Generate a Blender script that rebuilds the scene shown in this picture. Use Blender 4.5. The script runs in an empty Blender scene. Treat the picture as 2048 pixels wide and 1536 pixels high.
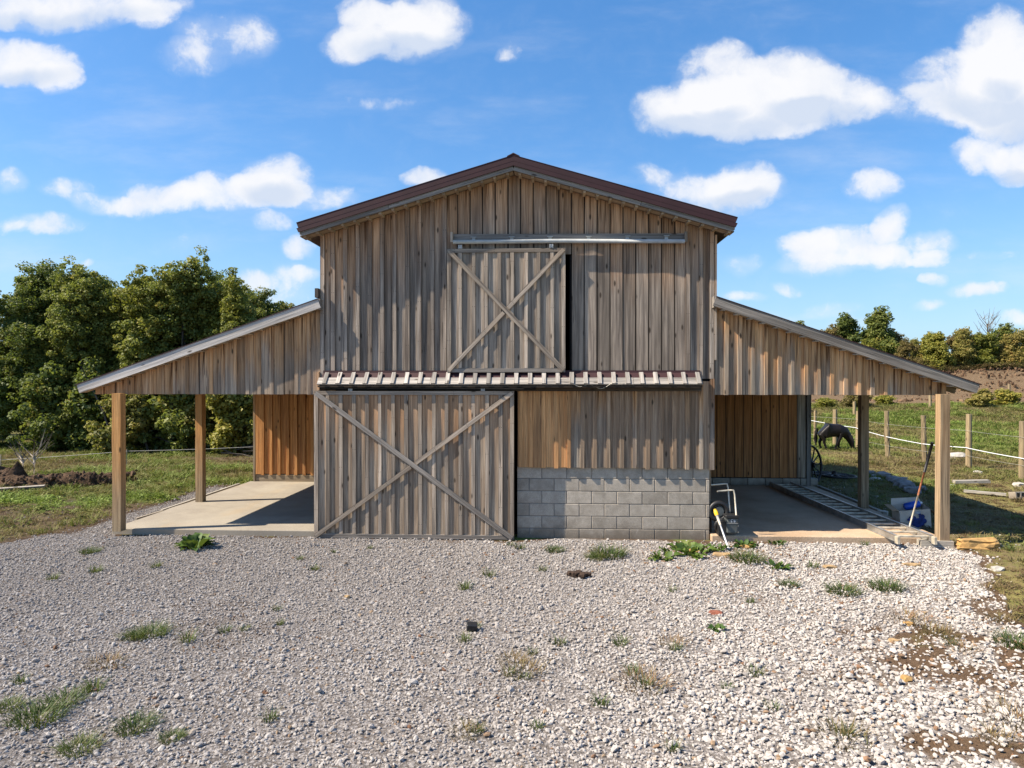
import bpy, bmesh, math, random
import numpy as np
from mathutils import Vector, Matrix, Euler

rnd = random.Random(7)
R = np.random.default_rng(11)
rad = math.radians
sc = bpy.context.scene
COL = sc.collection

# ------------------------------------------------------------------ camera
cam = bpy.data.cameras.new('camera')
cam.sensor_width = 36.0
cam.lens = 36.0 * 1365.0 / 2048.0
cam.clip_start = 0.05
cam.clip_end = 2000
co = bpy.data.objects.new('camera', cam)
co.location = (0.54, -11.1, 2.58)
co.rotation_euler = (rad(90.0) - math.atan(8 / 1365.0), 0, rad(2.98))
COL.objects.link(co)
sc.camera = co

# ------------------------------------------------------------------ light
SUN_AZ = rad(14.0)      # light travels mostly along +x, a little towards +y
SUN_EL = rad(45.0)
SKY_STRENGTH = 0.102
sun = bpy.data.lights.new('sun', 'SUN')
sun.energy = 5.0
sun.angle = rad(0.5)
sun.color = (1.0, 0.895, 0.74)
so = bpy.data.objects.new('sun', sun)
ldir = Vector((math.cos(SUN_AZ) * math.cos(SUN_EL), math.sin(SUN_AZ) * math.cos(SUN_EL), -math.sin(SUN_EL)))
so.rotation_euler = ldir.to_track_quat('-Z', 'Y').to_euler()
so.location = (-30, -10, 40)
COL.objects.link(so)
sc.view_settings.view_transform = 'Standard'
sc.view_settings.look = 'None'
sc.view_settings.gamma = 1.0
sc.view_settings.use_curve_mapping = False
sc.view_settings.exposure = 1.03


# ------------------------------------------------------------------ node helper
class NT:
    def __init__(self, tree):
        self.t = tree
        self.n = tree.nodes
        self.l = tree.links

    def node(self, typ, **kw):
        n = self.n.new(typ)
        for k, v in kw.items():
            setattr(n, k, v)
        return n

    def put(self, sock, v):
        if v is None:
            return
        if isinstance(v, bpy.types.NodeSocket):
            self.l.new(v, sock)
        else:
            try:
                sock.default_value = v
            except Exception:
                sock.default_value = tuple(v) + (1.0,)

    def m(self, op, a, b=None, c=None, clamp=False):
        n = self.node('ShaderNodeMath', operation=op)
        n.use_clamp = clamp
        self.put(n.inputs[0], a); self.put(n.inputs[1], b); self.put(n.inputs[2], c)
        return n.outputs[0]

    def v(self, op, a, b=None, c=None):
        n = self.node('ShaderNodeVectorMath', operation=op)
        self.put(n.inputs[0], a); self.put(n.inputs[1], b)
        if c is not None:
            self.put(n.inputs[2], c)
        return n.outputs['Value'] if op in ('DOT_PRODUCT', 'LENGTH', 'DISTANCE') else n.outputs[0]

    def scale(self, a, s):
        n = self.node('ShaderNodeVectorMath', operation='SCALE')
        self.put(n.inputs[0], a); self.put(n.inputs['Scale'], s)
        return n.outputs[0]

    def noise(self, vec, scale, detail=4, rough=0.55, dist=0.0):
        n = self.node('ShaderNodeTexNoise')
        self.put(n.inputs['Vector'], vec); n.inputs['Scale'].default_value = scale
        n.inputs['Detail'].default_value = detail; n.inputs['Roughness'].default_value = rough
        n.inputs['Distortion'].default_value = dist
        return n.outputs['Fac']

    def noisec(self, vec, scale, detail=3):
        n = self.node('ShaderNodeTexNoise')
        self.put(n.inputs['Vector'], vec); n.inputs['Scale'].default_value = scale
        n.inputs['Detail'].default_value = detail
        return n.outputs['Color']

    def voro(self, vec, scale, feat='F1', out='Distance'):
        n = self.node('ShaderNodeTexVoronoi', feature=feat)
        self.put(n.inputs['Vector'], vec); n.inputs['Scale'].default_value = scale
        return n.outputs[out]

    def ss(self, v, a, b, c=0.0, d=1.0):
        n = self.node('ShaderNodeMapRange', interpolation_type='SMOOTHSTEP')
        self.put(n.inputs[0], v)
        n.inputs[1].default_value = a; n.inputs[2].default_value = b
        n.inputs[3].default_value = c; n.inputs[4].default_value = d
        return n.outputs[0]

    def mix(self, f, a, b, blend='MIX'):
        n = self.node('ShaderNodeMix', data_type='RGBA', blend_type=blend)
        self.put(n.inputs[0], f)
        for s, v in ((n.inputs[6], a), (n.inputs[7], b)):
            if isinstance(v, (tuple, list)) and len(v) == 3:
                v = tuple(v) + (1.0,)
            self.put(s, v)
        return n.outputs[2]

    def sep(self, v):
        n = self.node('ShaderNodeSeparateXYZ'); self.put(n.inputs[0], v)
        return n.outputs

    def comb(self, x, y, z):
        n = self.node('ShaderNodeCombineXYZ')
        self.put(n.inputs[0], x); self.put(n.inputs[1], y); self.put(n.inputs[2], z)
        return n.outputs[0]

    def attr(self, name, typ='GEOMETRY'):
        return self.node('ShaderNodeAttribute', attribute_name=name, attribute_type=typ).outputs

    def bump(self, h, strength=0.5, dist=0.01, normal=None):
        n = self.node('ShaderNodeBump')
        n.inputs['Strength'].default_value = strength; n.inputs['Distance'].default_value = dist
        self.put(n.inputs['Height'], h); self.put(n.inputs['Normal'], normal)
        return n.outputs[0]


MATS = {}


def material(name, rough=0.85, metal=0.0):
    m = bpy.data.materials.new(name)
    m.use_nodes = True
    nt = NT(m.node_tree)
    b = m.node_tree.nodes['Principled BSDF']
    b.inputs['Roughness'].default_value = rough
    b.inputs['Metallic'].default_value = metal
    MATS[name] = m
    return m, nt, b


# ------------------------------------------------------------------ sky
w = bpy.data.worlds.new('World')
sc.world = w
w.use_nodes = True
W = NT(w.node_tree)
bg = w.node_tree.nodes['Background']
bg.inputs['Strength'].default_value = SKY_STRENGTH
sky = W.node('ShaderNodeTexSky', sky_type='NISHITA')
sky.sun_disc = False
sky.sun_elevation = SUN_EL
sky.sun_rotation = math.atan2(-ldir.x, -ldir.y)
sky.air_density = 1.0
sky.dust_density = 0.6
sky.ozone_density = 2.2
hs = W.node('ShaderNodeHueSaturation')
hs.inputs['Saturation'].default_value = 1.5
hs.inputs['Value'].default_value = 1.0
gmm = W.node('ShaderNodeGamma'); gmm.inputs['Gamma'].default_value = 0.72
W.put(gmm.inputs['Color'], W.scale(sky.outputs[0], 0.2))
W.put(hs.inputs['Color'], W.scale(gmm.outputs[0], 4.6))
skyc = W.mix(1.0, hs.outputs[0], (.82, .915, 1.04), 'MULTIPLY')
D = W.node('ShaderNodeTexCoord').outputs['Generated']
# the cloud layer, given as directions: u to the right of north, v above the horizon
dx, dy, dz = W.sep(D)[:3]
ca, sa = math.cos(rad(2.98)), math.sin(rad(2.98))
fwd = W.m('ADD', W.m('MULTIPLY', dx, -sa), W.m('MULTIPLY', dy, ca))
rgt = W.m('ADD', W.m('MULTIPLY', dx, ca), W.m('MULTIPLY', dy, sa))
fw = W.m('MAXIMUM', fwd, 0.08)
uv = W.comb(W.m('DIVIDE', rgt, fw), W.m('DIVIDE', dz, fw), 0.0)
warp = W.v('SUBTRACT', W.noisec(uv, 6.0, 5), (0.5, 0.5, 0.5))
warp2 = W.v('SUBTRACT', W.noisec(uv, 22.0, 3), (0.5, 0.5, 0.5))
uvw = W.v('ADD', W.v('ADD', uv, W.v('MULTIPLY', warp, (0.085, 0.06, 0))), W.v('MULTIPLY', warp2, (0.022, 0.018, 0)))
CL = [  # centre and radii in milliradian-like units (tangents x1365), amount
    (1440, 155, 75, 62, 1.3), (1368, 215, 85, 50, 1.2), (1480, 215, 140, 52, 1.4), (1590, 170, 85, 62, 1.3), (1665, 205, 105, 55, 1.2),
    (1550, 245, 150, 30, .7), (1995, 100, 70, 75, 1.3), (1930, 165, 110, 62, 1.2), (2060, 180, 130, 100, 1.4),
    (1860, 215, 115, 36, .9), (1990, 228, 120, 34, .8), (1958, 305, 50, 38, 1.2), (2045, 318, 60, 40, 1.2),
    (1460, 385, 115, 42, 1.1), (1495, 362, 70, 42, 1.1), (1350, 372, 80, 34, .55), (1740, 375, 62, 30, .7),
    (1782, 452, 38, 30, 1.1), (1700, 492, 110, 36, 1.1), (1612, 498, 48, 30, 1.1), (1640, 535, 80, 20, .8),
    (1765, 522, 62, 24, 1.0), (1868, 492, 42, 24, .7), (1860, 525, 38, 17, .8), (1870, 566, 30, 13, .8), (1860, 608, 27, 9, .6),
    (1480, 527, 45, 22, .6), (790, 65, 105, 52, 1.3), (850, 38, 72, 50, 1.3), (715, 88, 60, 34, 1.1), (745, 20, 60, 26, .8),
    (130, 15, 210, 42, 1.3), (300, 38, 55, 30, .9), (50, 125, 95, 44, 1.3), (110, 155, 42, 30, 1.0),
    (450, 75, 95, 50, .55), (380, 118, 65, 26, .5), (510, 60, 45, 38, .5), (560, 365, 60, 50, 1.3), (480, 388, 120, 38, 1.3),
    (320, 395, 85, 28, 1.2), (210, 406, 75, 19, .9), (640, 402, 75, 26, .65), (130, 382, 55, 22, .6), (85, 448, 75, 19, .8),
    (545, 450, 38, 19, .7), (600, 497, 33, 20, .8), (845, 356, 42, 18, 1.0), (575, 585, 75, 50, .5), (1013, 96, 32, 26, .5),
    (1660, 615, 60, 16, .45), (1560, 630, 60, 14, .4), (1960, 590, 70, 16, .35), (400, 490, 90, 26, .28), (760, 200, 90, 14, .25),
    (1985, 520, 60, 14, .35), (1480, 590, 45, 12, .5), (1575, 575, 30, 10, .5), (1720, 640, 60, 10, .4), (1960, 585, 60, 14, .5), (2030, 645, 40, 14, .5), (500, 560, 45, 16, .6), (610, 545, 30, 14, .6), (175, 520, 18, 8, .5), (20, 370, 30, 26, .6), (20, 455, 30, 16, .4), (1290, 350, 40, 22, .45), (1000, 100, 20, 16, .5), (-250, 300, 170, 70, 1.1), (2350, 380, 170, 60, 1.1), (-400, 80, 160, 60, 1.1), (2500, 120, 150, 70, 1.2),
    (1000, -250, 220, 60, 1.1), (300, -380, 200, 60, 1.1), (1700, -300, 240, 70, 1.2)]
acc = None
sh = None
for (cx, cy, rx, ry, a) in CL:
    u0, v0 = (cx - 1024) / 1365.0, (760 - cy) / 1365.0
    iu, iv = 1365.0 / (rx * 1.28), 1365.0 / (ry * 1.28)
    q = W.v('MULTIPLY_ADD', uvw, (iu, iv, 0), (-u0 * iu, -v0 * iv, 0))
    d2 = W.v('DOT_PRODUCT', q, q)
    f = W.m('MAXIMUM', W.m('MULTIPLY_ADD', d2, -a, a), 0.0)
    acc = f if acc is None else W.m('ADD', acc, f)
    if ry >= 40 and a > 1:
        g = W.m('MULTIPLY', f, W.m('MULTIPLY', W.sep(q)[1], -1.0))
        sh = g if sh is None else W.m('ADD', sh, g)
front = W.ss(fwd, 0.10, 0.22)
acc = W.m('MULTIPLY', acc, front)
# the same broken cloud goes on round the rest of the sky
vec3 = W.v('MULTIPLY', D, (1.0, 1.0, 2.4))
oth = W.ss(W.noise(vec3, 3.2, 6, 0.55), 0.52, 0.76, 0.0, 1.0)
oth = W.m('MULTIPLY', oth, W.m('MULTIPLY', W.m('SUBTRACT', 1.0, front), W.ss(dz, 0.02, 0.12)))
fb = W.noise(uv, 9.0, 9, 0.6)
fb2 = W.noise(uvw, 26.0, 7, 0.62)
fine = W.m('ADD', W.m('MULTIPLY', W.m('SUBTRACT', fb, 0.5), 2.3), W.m('MULTIPLY', W.m('SUBTRACT', fb2, 0.5), 1.7))
dens = W.m('ADD', acc, W.m('MULTIPLY', fine, W.ss(acc, 0.0, 0.35, 0.35, 1.0)))
alpha = W.m('ADD', W.m('MULTIPLY', W.ss(dens, 0.15, 0.95), .45), W.m('MULTIPLY', W.ss(dens, -0.1, 1.6), .55))
thin = W.ss(W.noise(W.v('MULTIPLY', uv, (1.0, 3.2, 1.0)), 3.0, 7, 0.6), 0.45, 0.85, 0.0, 0.28)
thin = W.m('MULTIPLY', thin, front)
alpha = W.m('MAXIMUM', W.m('MAXIMUM', alpha, thin), oth)
halo = W.m('MULTIPLY', W.ss(acc, 0.02, 0.8), W.ss(fb, .30, .75, .12, .75))
alpha = W.m('MAXIMUM', alpha, halo)
alpha = W.m('MULTIPLY', alpha, 0.97)
skyc = W.mix(W.ss(dz, 0.0, 0.30, 0.55, 0.0), skyc, (0.19 / SKY_STRENGTH, 0.318 / SKY_STRENGTH, 0.466 / SKY_STRENGTH))
K = 1.0 / SKY_STRENGTH
under = W.m('ADD', W.ss(sh, 0.0, 0.55), W.m('MULTIPLY', W.m('SUBTRACT', W.noise(uvw, 8.0, 7, .62), 0.45), 1.5), clamp=True)
cc = W.mix(under, (0.485 * K, 0.485 * K, 0.495 * K), (0.34 * K, 0.38 * K, 0.45 * K))
fin = W.mix(alpha, skyc, cc)
W.put(bg.inputs['Color'], fin)


# ------------------------------------------------------------------ object helpers
def mesh_from(name, verts, faces, mat=None, smooth=False):
    me = bpy.data.meshes.new(name)
    me.from_pydata([tuple(v) for v in verts], [], [tuple(f) for f in faces])
    if mat is not None:
        me.materials.append(MATS[mat] if isinstance(mat, str) else mat)
    if smooth:
        me.polygons.foreach_set('use_smooth', [True] * len(me.polygons))
    me.update()
    return me


def link(name, me, parent=None, loc=None):
    o = bpy.data.objects.new(name, me)
    COL.objects.link(o)
    if parent is not None:
        o.parent = parent
    if loc is not None:
        o.location = loc
    return o


def tag(o, label=None, cat=None, group=None, kind=None):
    if label: o['label'] = label
    if cat: o['category'] = cat
    if group: o['group'] = group
    if kind: o['kind'] = kind
    return o


def empty(name, loc, label, cat, group=None, rz=0.0):
    o = bpy.data.objects.new(name, None)
    o.empty_display_size = 0.2
    COL.objects.link(o)
    o.location = loc
    o.rotation_euler = (0, 0, rz)
    return tag(o, label, cat, group)


def copy_tree(o, parent=None):
    c = o.copy()
    COL.objects.link(c)
    c.parent = parent
    for ch in list(o.children):
        copy_tree(ch, c)
    return c


class MB:
    """collects simple solids for one mesh"""
    def __init__(self):
        self.v = []; self.f = []

    def box(self, x0, x1, y0, y1, z0, z1):
        b = len(self.v)
        self.v += [(x0, y0, z0), (x1, y0, z0), (x1, y1, z0), (x0, y1, z0), (x0, y0, z1), (x1, y0, z1), (x1, y1, z1), (x0, y1, z1)]
        self.f += [tuple(b + i for i in q) for q in ((0, 3, 2, 1), (4, 5, 6, 7), (0, 1, 5, 4), (1, 2, 6, 5), (2, 3, 7, 6), (3, 0, 4, 7))]
        return self

    def poly(self, pts, y0, y1):
        """prism: (x,z) outline extruded along y"""
        b = len(self.v); n = len(pts)
        self.v += [(p[0], y0, p[1]) for p in pts] + [(p[0], y1, p[1]) for p in pts]
        self.f += [tuple(b + i for i in range(n)), tuple(b + n + i for i in reversed(range(n)))]
        self.f += [(b + i, b + n + i, b + n + (i + 1) % n, b + (i + 1) % n) for i in range(n)]
        return self

    def tube(self, pts, r, n=8, cap=True):
        pts = [Vector(p) for p in pts]
        rs = r if isinstance(r, (list, tuple)) else [r] * len(pts)
        b = len(self.v)
        up = Vector((0, 0, 1))
        for i, p in enumerate(pts):
            t = (pts[min(i + 1, len(pts) - 1)] - pts[max(i - 1, 0)]).normalized()
            a = t.cross(up)
            if a.length < 1e-3:
                a = t.cross(Vector((0, 1, 0)))
            a.normalize()
            c = t.cross(a)
            for k in range(n):
                an = 2 * math.pi * k / n
                self.v.append(tuple(p + (a * math.cos(an) + c * math.sin(an)) * rs[i]))
        for i in range(len(pts) - 1):
            for k in range(n):
                k2 = (k + 1) % n
                self.f.append((b + i * n + k, b + i * n + k2, b + (i + 1) * n + k2, b + (i + 1) * n + k))
        if cap:
            self.f.append(tuple(b + k for k in range(n)))
            self.f.append(tuple(b + (len(pts) - 1) * n + k for k in reversed(range(n))))
        return self

    def ring(self, c, R_, r, axis, n=40, m=8, w=None):
        """torus-like ring, axis normal"""
        c = Vector(c); ax = Vector(axis).normalized()
        a = ax.orthogonal().normalized(); d = ax.cross(a)
        b = len(self.v)
        w = w or r
        for i in range(n):
            t = 2 * math.pi * i / n
            rd = a * math.cos(t) + d * math.sin(t)
            for k in range(m):
                s = 2 * math.pi * k / m
                self.v.append(tuple(c + rd * (R_ + r * math.cos(s)) + ax * (w * math.sin(s))))
        for i in range(n):
            for k in range(m):
                i2 = (i + 1) % n; k2 = (k + 1) % m
                self.f.append((b + i * m + k, b + i2 * m + k, b + i2 * m + k2, b + i * m + k2))
        return self

    def build(self, name, mat, parent=None, loc=None, smooth=False, bevel=0.0):
        me = mesh_from(name, self.v, self.f, mat, smooth)
        if bevel:
            bm = bmesh.new(); bm.from_mesh(me)
            bmesh.ops.bevel(bm, geom=bm.edges[:], offset=bevel, segments=1, affect='EDGES')
            bm.to_mesh(me); bm.free()
        return link(name, me, parent, loc)


def lump(name, mat, r, seed, sub=2, flat=0.6, amp=0.35, freq=1.6, parent=None, loc=None, rz=0.0):
    """irregular stone/clod"""
    bm = bmesh.new()
    bmesh.ops.create_icosphere(bm, subdivisions=sub, radius=1.0)
    from mathutils import noise as mn
    for v in bm.verts:
        d = v.co.normalized()
        sq = Vector([math.copysign(abs(c) ** .62, c) for c in d])
        k = 1 + amp * mn.noise(d * freq + Vector((seed * 3.1, seed * 1.7, seed))) + amp * .4 * mn.noise(d * freq * 3 + Vector((seed, 5, seed)))
        v.co = sq * k * .92
        v.co.x *= r[0]; v.co.y *= r[1]; v.co.z *= r[2]
    me = bpy.data.meshes.new(name)
    bm.to_mesh(me); bm.free()
    me.materials.append(MATS[mat])
    if name is None:
        return me
    o = link(name, me, parent, loc)
    o.rotation_euler.z = rz
    return o


# ------------------------------------------------------------------ materials
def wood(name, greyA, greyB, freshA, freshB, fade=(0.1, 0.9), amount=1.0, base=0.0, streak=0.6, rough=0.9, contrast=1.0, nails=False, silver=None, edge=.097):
    """sawn boards: grain along local z; wood keeps its fresh colour near the sheltered top (local z = 0)"""
    m, N, b = material(name, rough)
    tc = N.node('ShaderNodeTexCoord').outputs['Object']
    rn = N.node('ShaderNodeObjectInfo').outputs['Random']
    off = N.scale((37.1, 91.7, 53.3), rn)
    nn = N.node('ShaderNodeVectorMath', operation='SCALE'); nn.inputs[0].default_value = (37.1, 91.7, 53.3); N.put(nn.inputs['Scale'], rn)
    p = N.v('ADD', tc, nn.outputs[0])
    wob = N.v('MULTIPLY', N.v('SUBTRACT', N.noisec(N.v('MULTIPLY', p, (3, 3, 1.1)), 1.0, 2), (.5, .5, .5)), (.035, .035, 0))
    pw = N.v('ADD', p, wob)
    g1 = N.noise(N.v('MULTIPLY', pw, (85, 85, 1.6)), 1.0, 5, .65)
    g2 = N.noise(N.v('MULTIPLY', pw, (24, 24, .7)), 1.0, 3, .5)
    bl = N.noise(N.v('MULTIPLY', p, (6, 6, 1.4)), 1.0, 4, .6)
    bl2 = N.noise(N.v('MULTIPLY', p, (2.5, 2.5, .45)), 1.0, 3, .5)
    z = N.sep(tc)[2]
    # fresh factor
    zz = N.m('ADD', z, N.m('MULTIPLY', N.m('SUBTRACT', bl, .5), 0.9))
    zz = N.m('ADD', zz, N.m('MULTIPLY', N.m('SUBTRACT', rn, .5), 0.5))
    t = N.ss(zz, -fade[1], -fade[0], 0.0, amount)
    t = N.m('ADD', t, N.m('MULTIPLY', N.ss(bl2, .35, .7), base), clamp=True)
    ga = N.ss(g2, .25, .75)
    grey = N.mix(ga, greyA, greyB)
    fresh = N.mix(ga, freshA, freshB)
    col = N.mix(t, grey, fresh)
    if silver:
        col = N.mix(N.ss(bl, .45, .7), col, silver)
    # board to board value
    r2 = N.node('ShaderNodeTexWhiteNoise', noise_dimensions='1D')
    N.put(r2.inputs['W'], N.m('MULTIPLY', rn, 917.3))
    val = N.m('MULTIPLY_ADD', r2.outputs['Value'], .5 * contrast, 1.0 - .25 * contrast)
    hsv = N.node('ShaderNodeHueSaturation')
    N.put(hsv.inputs['Color'], col); N.put(hsv.inputs['Value'], val)
    hsv.inputs['Saturation'].default_value = 1.0
    col = hsv.outputs[0]
    # grain darkening, weather blotches, dark streaks from the top
    gr = N.ss(g1, .3, .68, .62, 1.12)
    col = N.mix(1.0, col, N.comb(gr, gr, gr), 'MULTIPLY')
    dk = N.ss(bl2, .42, .72, 0.0, .45 * contrast)
    col = N.mix(dk, col, (.07, .065, .058))
    st = N.m('MULTIPLY', N.ss(N.noise(N.v('MULTIPLY', pw, (32, 32, 1.0)), 1.0, 2, .5), .52, .68), N.ss(z, -.75, -.05, 0.0, streak))
    col = N.mix(st, col, (.075, .032, .012))
    # checks and knots
    ck = N.ss(N.noise(N.v('MULTIPLY', pw, (60, 60, .55)), 1.0, 2, .4), .69, .735, 0, .8)
    col = N.mix(ck, col, (.022, .018, .014))
    vk = N.voro(N.v('MULTIPLY', p, (7.0, 7.0, 2.4)), 1.0)
    kn = N.ss(vk, .055, .16, 1.0, 0.0)
    col = N.mix(N.m('MULTIPLY', kn, .85), col, (.035, .024, .016))
    ed = N.ss(N.m('ADD', N.m('ABSOLUTE', N.sep(tc)[0]), N.m('MULTIPLY', N.m('SUBTRACT', g2, .5), .006)), edge * .86, edge * 1.01, 0.0, .72)  # long edges darkened: contact shade beside the joints painted in, with grime
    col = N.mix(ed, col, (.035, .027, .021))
    if nails:
        x = N.sep(tc)[0]
        fz = N.m('ABSOLUTE', N.m('SUBTRACT', N.m('FRACT', N.m('ADD', N.m('MULTIPLY', z, 1.55), N.m('MULTIPLY', rn, 7.3))), .5))
        fx = N.m('ABSOLUTE', N.m('SUBTRACT', N.m('ABSOLUTE', x), .017))
        nl = N.m('MULTIPLY', N.ss(fx, .0025, .006, 1, 0), N.ss(fz, .004, .012, 1, 0))
        col = N.mix(N.m('MULTIPLY', nl, .85), col, (.012, .011, .012))
    N.put(b.inputs['Base Color'], col)
    h = N.m('ADD', N.m('MULTIPLY', g1, .6), N.m('MULTIPLY', g2, .8))
    h = N.m('SUBTRACT', h, N.m('MULTIPLY', ck, .8))
    N.put(b.inputs['Normal'], N.bump(h, .5, .006))
    b.inputs['Diffuse Roughness'].default_value = 0.0
    b.inputs['Specular IOR Level'].default_value = .2
    return m


GA, GB = (.145, .117, .096), (.43, .35, .275)
FA, FB = (.42, .215, .10), (.64, .365, .19)
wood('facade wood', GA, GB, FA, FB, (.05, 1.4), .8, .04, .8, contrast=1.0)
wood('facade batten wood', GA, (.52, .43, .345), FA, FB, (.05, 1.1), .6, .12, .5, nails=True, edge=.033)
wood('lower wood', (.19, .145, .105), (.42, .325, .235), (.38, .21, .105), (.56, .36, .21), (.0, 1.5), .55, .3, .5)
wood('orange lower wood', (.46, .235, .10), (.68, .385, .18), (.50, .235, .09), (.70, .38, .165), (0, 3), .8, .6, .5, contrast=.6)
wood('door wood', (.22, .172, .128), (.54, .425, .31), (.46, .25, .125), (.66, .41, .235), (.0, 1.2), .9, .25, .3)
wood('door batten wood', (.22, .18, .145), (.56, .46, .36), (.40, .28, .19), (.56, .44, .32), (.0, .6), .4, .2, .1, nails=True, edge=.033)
wood('hayloft door wood', (.185, .152, .125), (.50, .41, .32), (.38, .29, .20), (.54, .44, .33), (.0, .9), .3, .15, .2)
wood('gable wood', (.19, .16, .132), (.47, .39, .30), (.46, .235, .10), (.70, .42, .215), (.15, .95), .95, .3, 1.0)
wood('orange wood', (.40, .16, .05), (.62, .31, .115), (.38, .155, .05), (.64, .32, .12), (0, 5), 1.0, .3, .2, contrast=.5)
wood('brown wood', (.36, .15, .055), (.64, .31, .13), (.38, .155, .055), (.64, .30, .12), (0, 4), .8, .3, .3, contrast=.55)
wood('right post wood', (.22, .155, .095), (.42, .31, .20), (.30, .18, .09), (.46, .31, .17), (.2, 1.5), .6, .1, .1, contrast=.3)
wood('left post wood', (.24, .18, .115), (.42, .32, .20), (.48, .23, .075), (.66, .36, .14), (.6, 2.3), 1.0, .05, .1, contrast=.3)
wood('post wood', (.22, .175, .125), (.40, .315, .21), (.40, .19, .065), (.58, .31, .12), (.2, 1.5), 1.0, .05, .1, contrast=.3)
wood('fence post wood', (.24, .17, .09), (.42, .32, .18), (.22, .17, .11), (.40, .31, .18), (0, .3), .5, .2, .1, contrast=.6)
wood('fascia wood', (.38, .345, .31), (.66, .605, .55), (.38, .345, .31), (.66, .605, .55), (0, 9), .5, .1, .0, contrast=.4)
wood('pent wood', (.22, .20, .18), (.50, .455, .41), (.22, .20, .18), (.50, .455, .41), (0, 9), .5, .1, .0, contrast=.9)
wood('dull fascia wood', (.15, .13, .115), (.32, .285, .25), (.16, .14, .12), (.33, .29, .25), (0, 9), .5, .1, .0, contrast=.5)
wood('pale soffit wood', (.34, .24, .15), (.50, .38, .26), (.34, .24, .15), (.50, .38, .26), (0, 9), .5, .1, .2, contrast=.5)
wood('old plank wood', (.30, .27, .225), (.48, .435, .37), (.30, .27, .225), (.48, .435, .37), (0, 9), .5, .1, 0, contrast=.3)
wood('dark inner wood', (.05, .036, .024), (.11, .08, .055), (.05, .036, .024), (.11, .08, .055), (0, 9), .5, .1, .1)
wood('bark', (.06, .045, .032), (.17, .14, .11), (.05, .04, .03), (.14, .12, .10), (0, 9), .5, .2, 0)
wood('pale bark', (.26, .22, .17), (.46, .40, .33), (.26, .22, .17), (.46, .4, .33), (0, 9), .5, .2, 0)


def plain(name, col, rough=.6, metal=0.0, var=.25, scale=12.0, bump=.0, col2=None, spec=.5):
    m, N, b = material(name, rough, metal)
    tc = N.node('ShaderNodeTexCoord').outputs['Object']
    f = N.noise(tc, scale, 5, .6)
    c2 = col2 or tuple(min(1, c * (1 + var)) for c in col)
    c1 = tuple(c * (1 - var) for c in col)
    N.put(b.inputs['Base Color'], N.mix(N.ss(f, .3, .7), c1, c2))
    b.inputs['Specular IOR Level'].default_value = spec
    if bump:
        N.put(b.inputs['Normal'], N.bump(f, bump, .02))
    return m


plain('maroon metal', (.036, .0095, .012), .75, 0.0, .15, 3.0)
plain('galvanised metal', (.42, .43, .42), .75, 0, .12, 9.0)
plain('aluminium', (.42, .41, .39), .45, .75, .25, 6.0)
plain('dirty aluminium', (.50, .44, .34), .6, .25, .3, 8.0)
plain('black iron', (.018, .017, .019), .5, .3, .4, 10.0)
plain('black plastic', (.015, .015, .016), .5, 0, .3, 6.0)
plain('grey plastic', (.075, .085, .085), .5, 0, .3, 9.0)
plain('white paint', (.72, .72, .74), .45, 0, .08, 9.0)
plain('cream paint', (.55, .50, .40), .55, 0, .2, 14.0)
plain('yellow plastic', (.70, .42, .02), .5, 0, .1, 6.0)
plain('blue plastic', (.01, .07, .42), .35, 0, .3, 6.0)
plain('dark blue print', (.012, .03, .15), .7, 0, .5, 18.0)
plain('grey print', (.35, .38, .42), .7, 0, .3, 18.0)
plain('card', (.50, .45, .38), .85, 0, .12, 7.0)
plain('brown card', (.34, .22, .12), .85, 0, .2, 7.0)
plain('rusty metal', (.30, .11, .05), .8, .1, .4, 25.0)
plain('ochre rock', (.36, .215, .075), .9, 0, .3, 9.0, .5)
plain('grey rock', (.20, .19, .18), .9, 0, .35, 6.0, .5)
plain('pale rock', (.40, .37, .32), .9, 0, .2, 9.0, .4)
plain('red rock', (.22, .07, .04), .8, 0, .3, 12.0, .5)
plain('tan rock', (.36, .24, .12), .9, 0, .3, 12.0, .5)
plain('dung', (.045, .025, .015), .95, 0, .5, 30.0, .9)
plain('horse coat', (.013, .010, .009), .45, 0, .35, 5.0, spec=.25)
plain('horse hair', (.007, .006, .005), .6, 0, .3, 20.0, spec=.2)
plain('hoof', (.03, .026, .022), .5, 0, .3, 20.0)
plain('white tape', (.75, .77, .80), .5, 0, .05, 9.0)
plain('wire metal', (.45, .43, .38), .5, .3, .1, 9.0)
plain('dark void', (.006, .005, .005), 1.0, 0, .1, 2.0)


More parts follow.
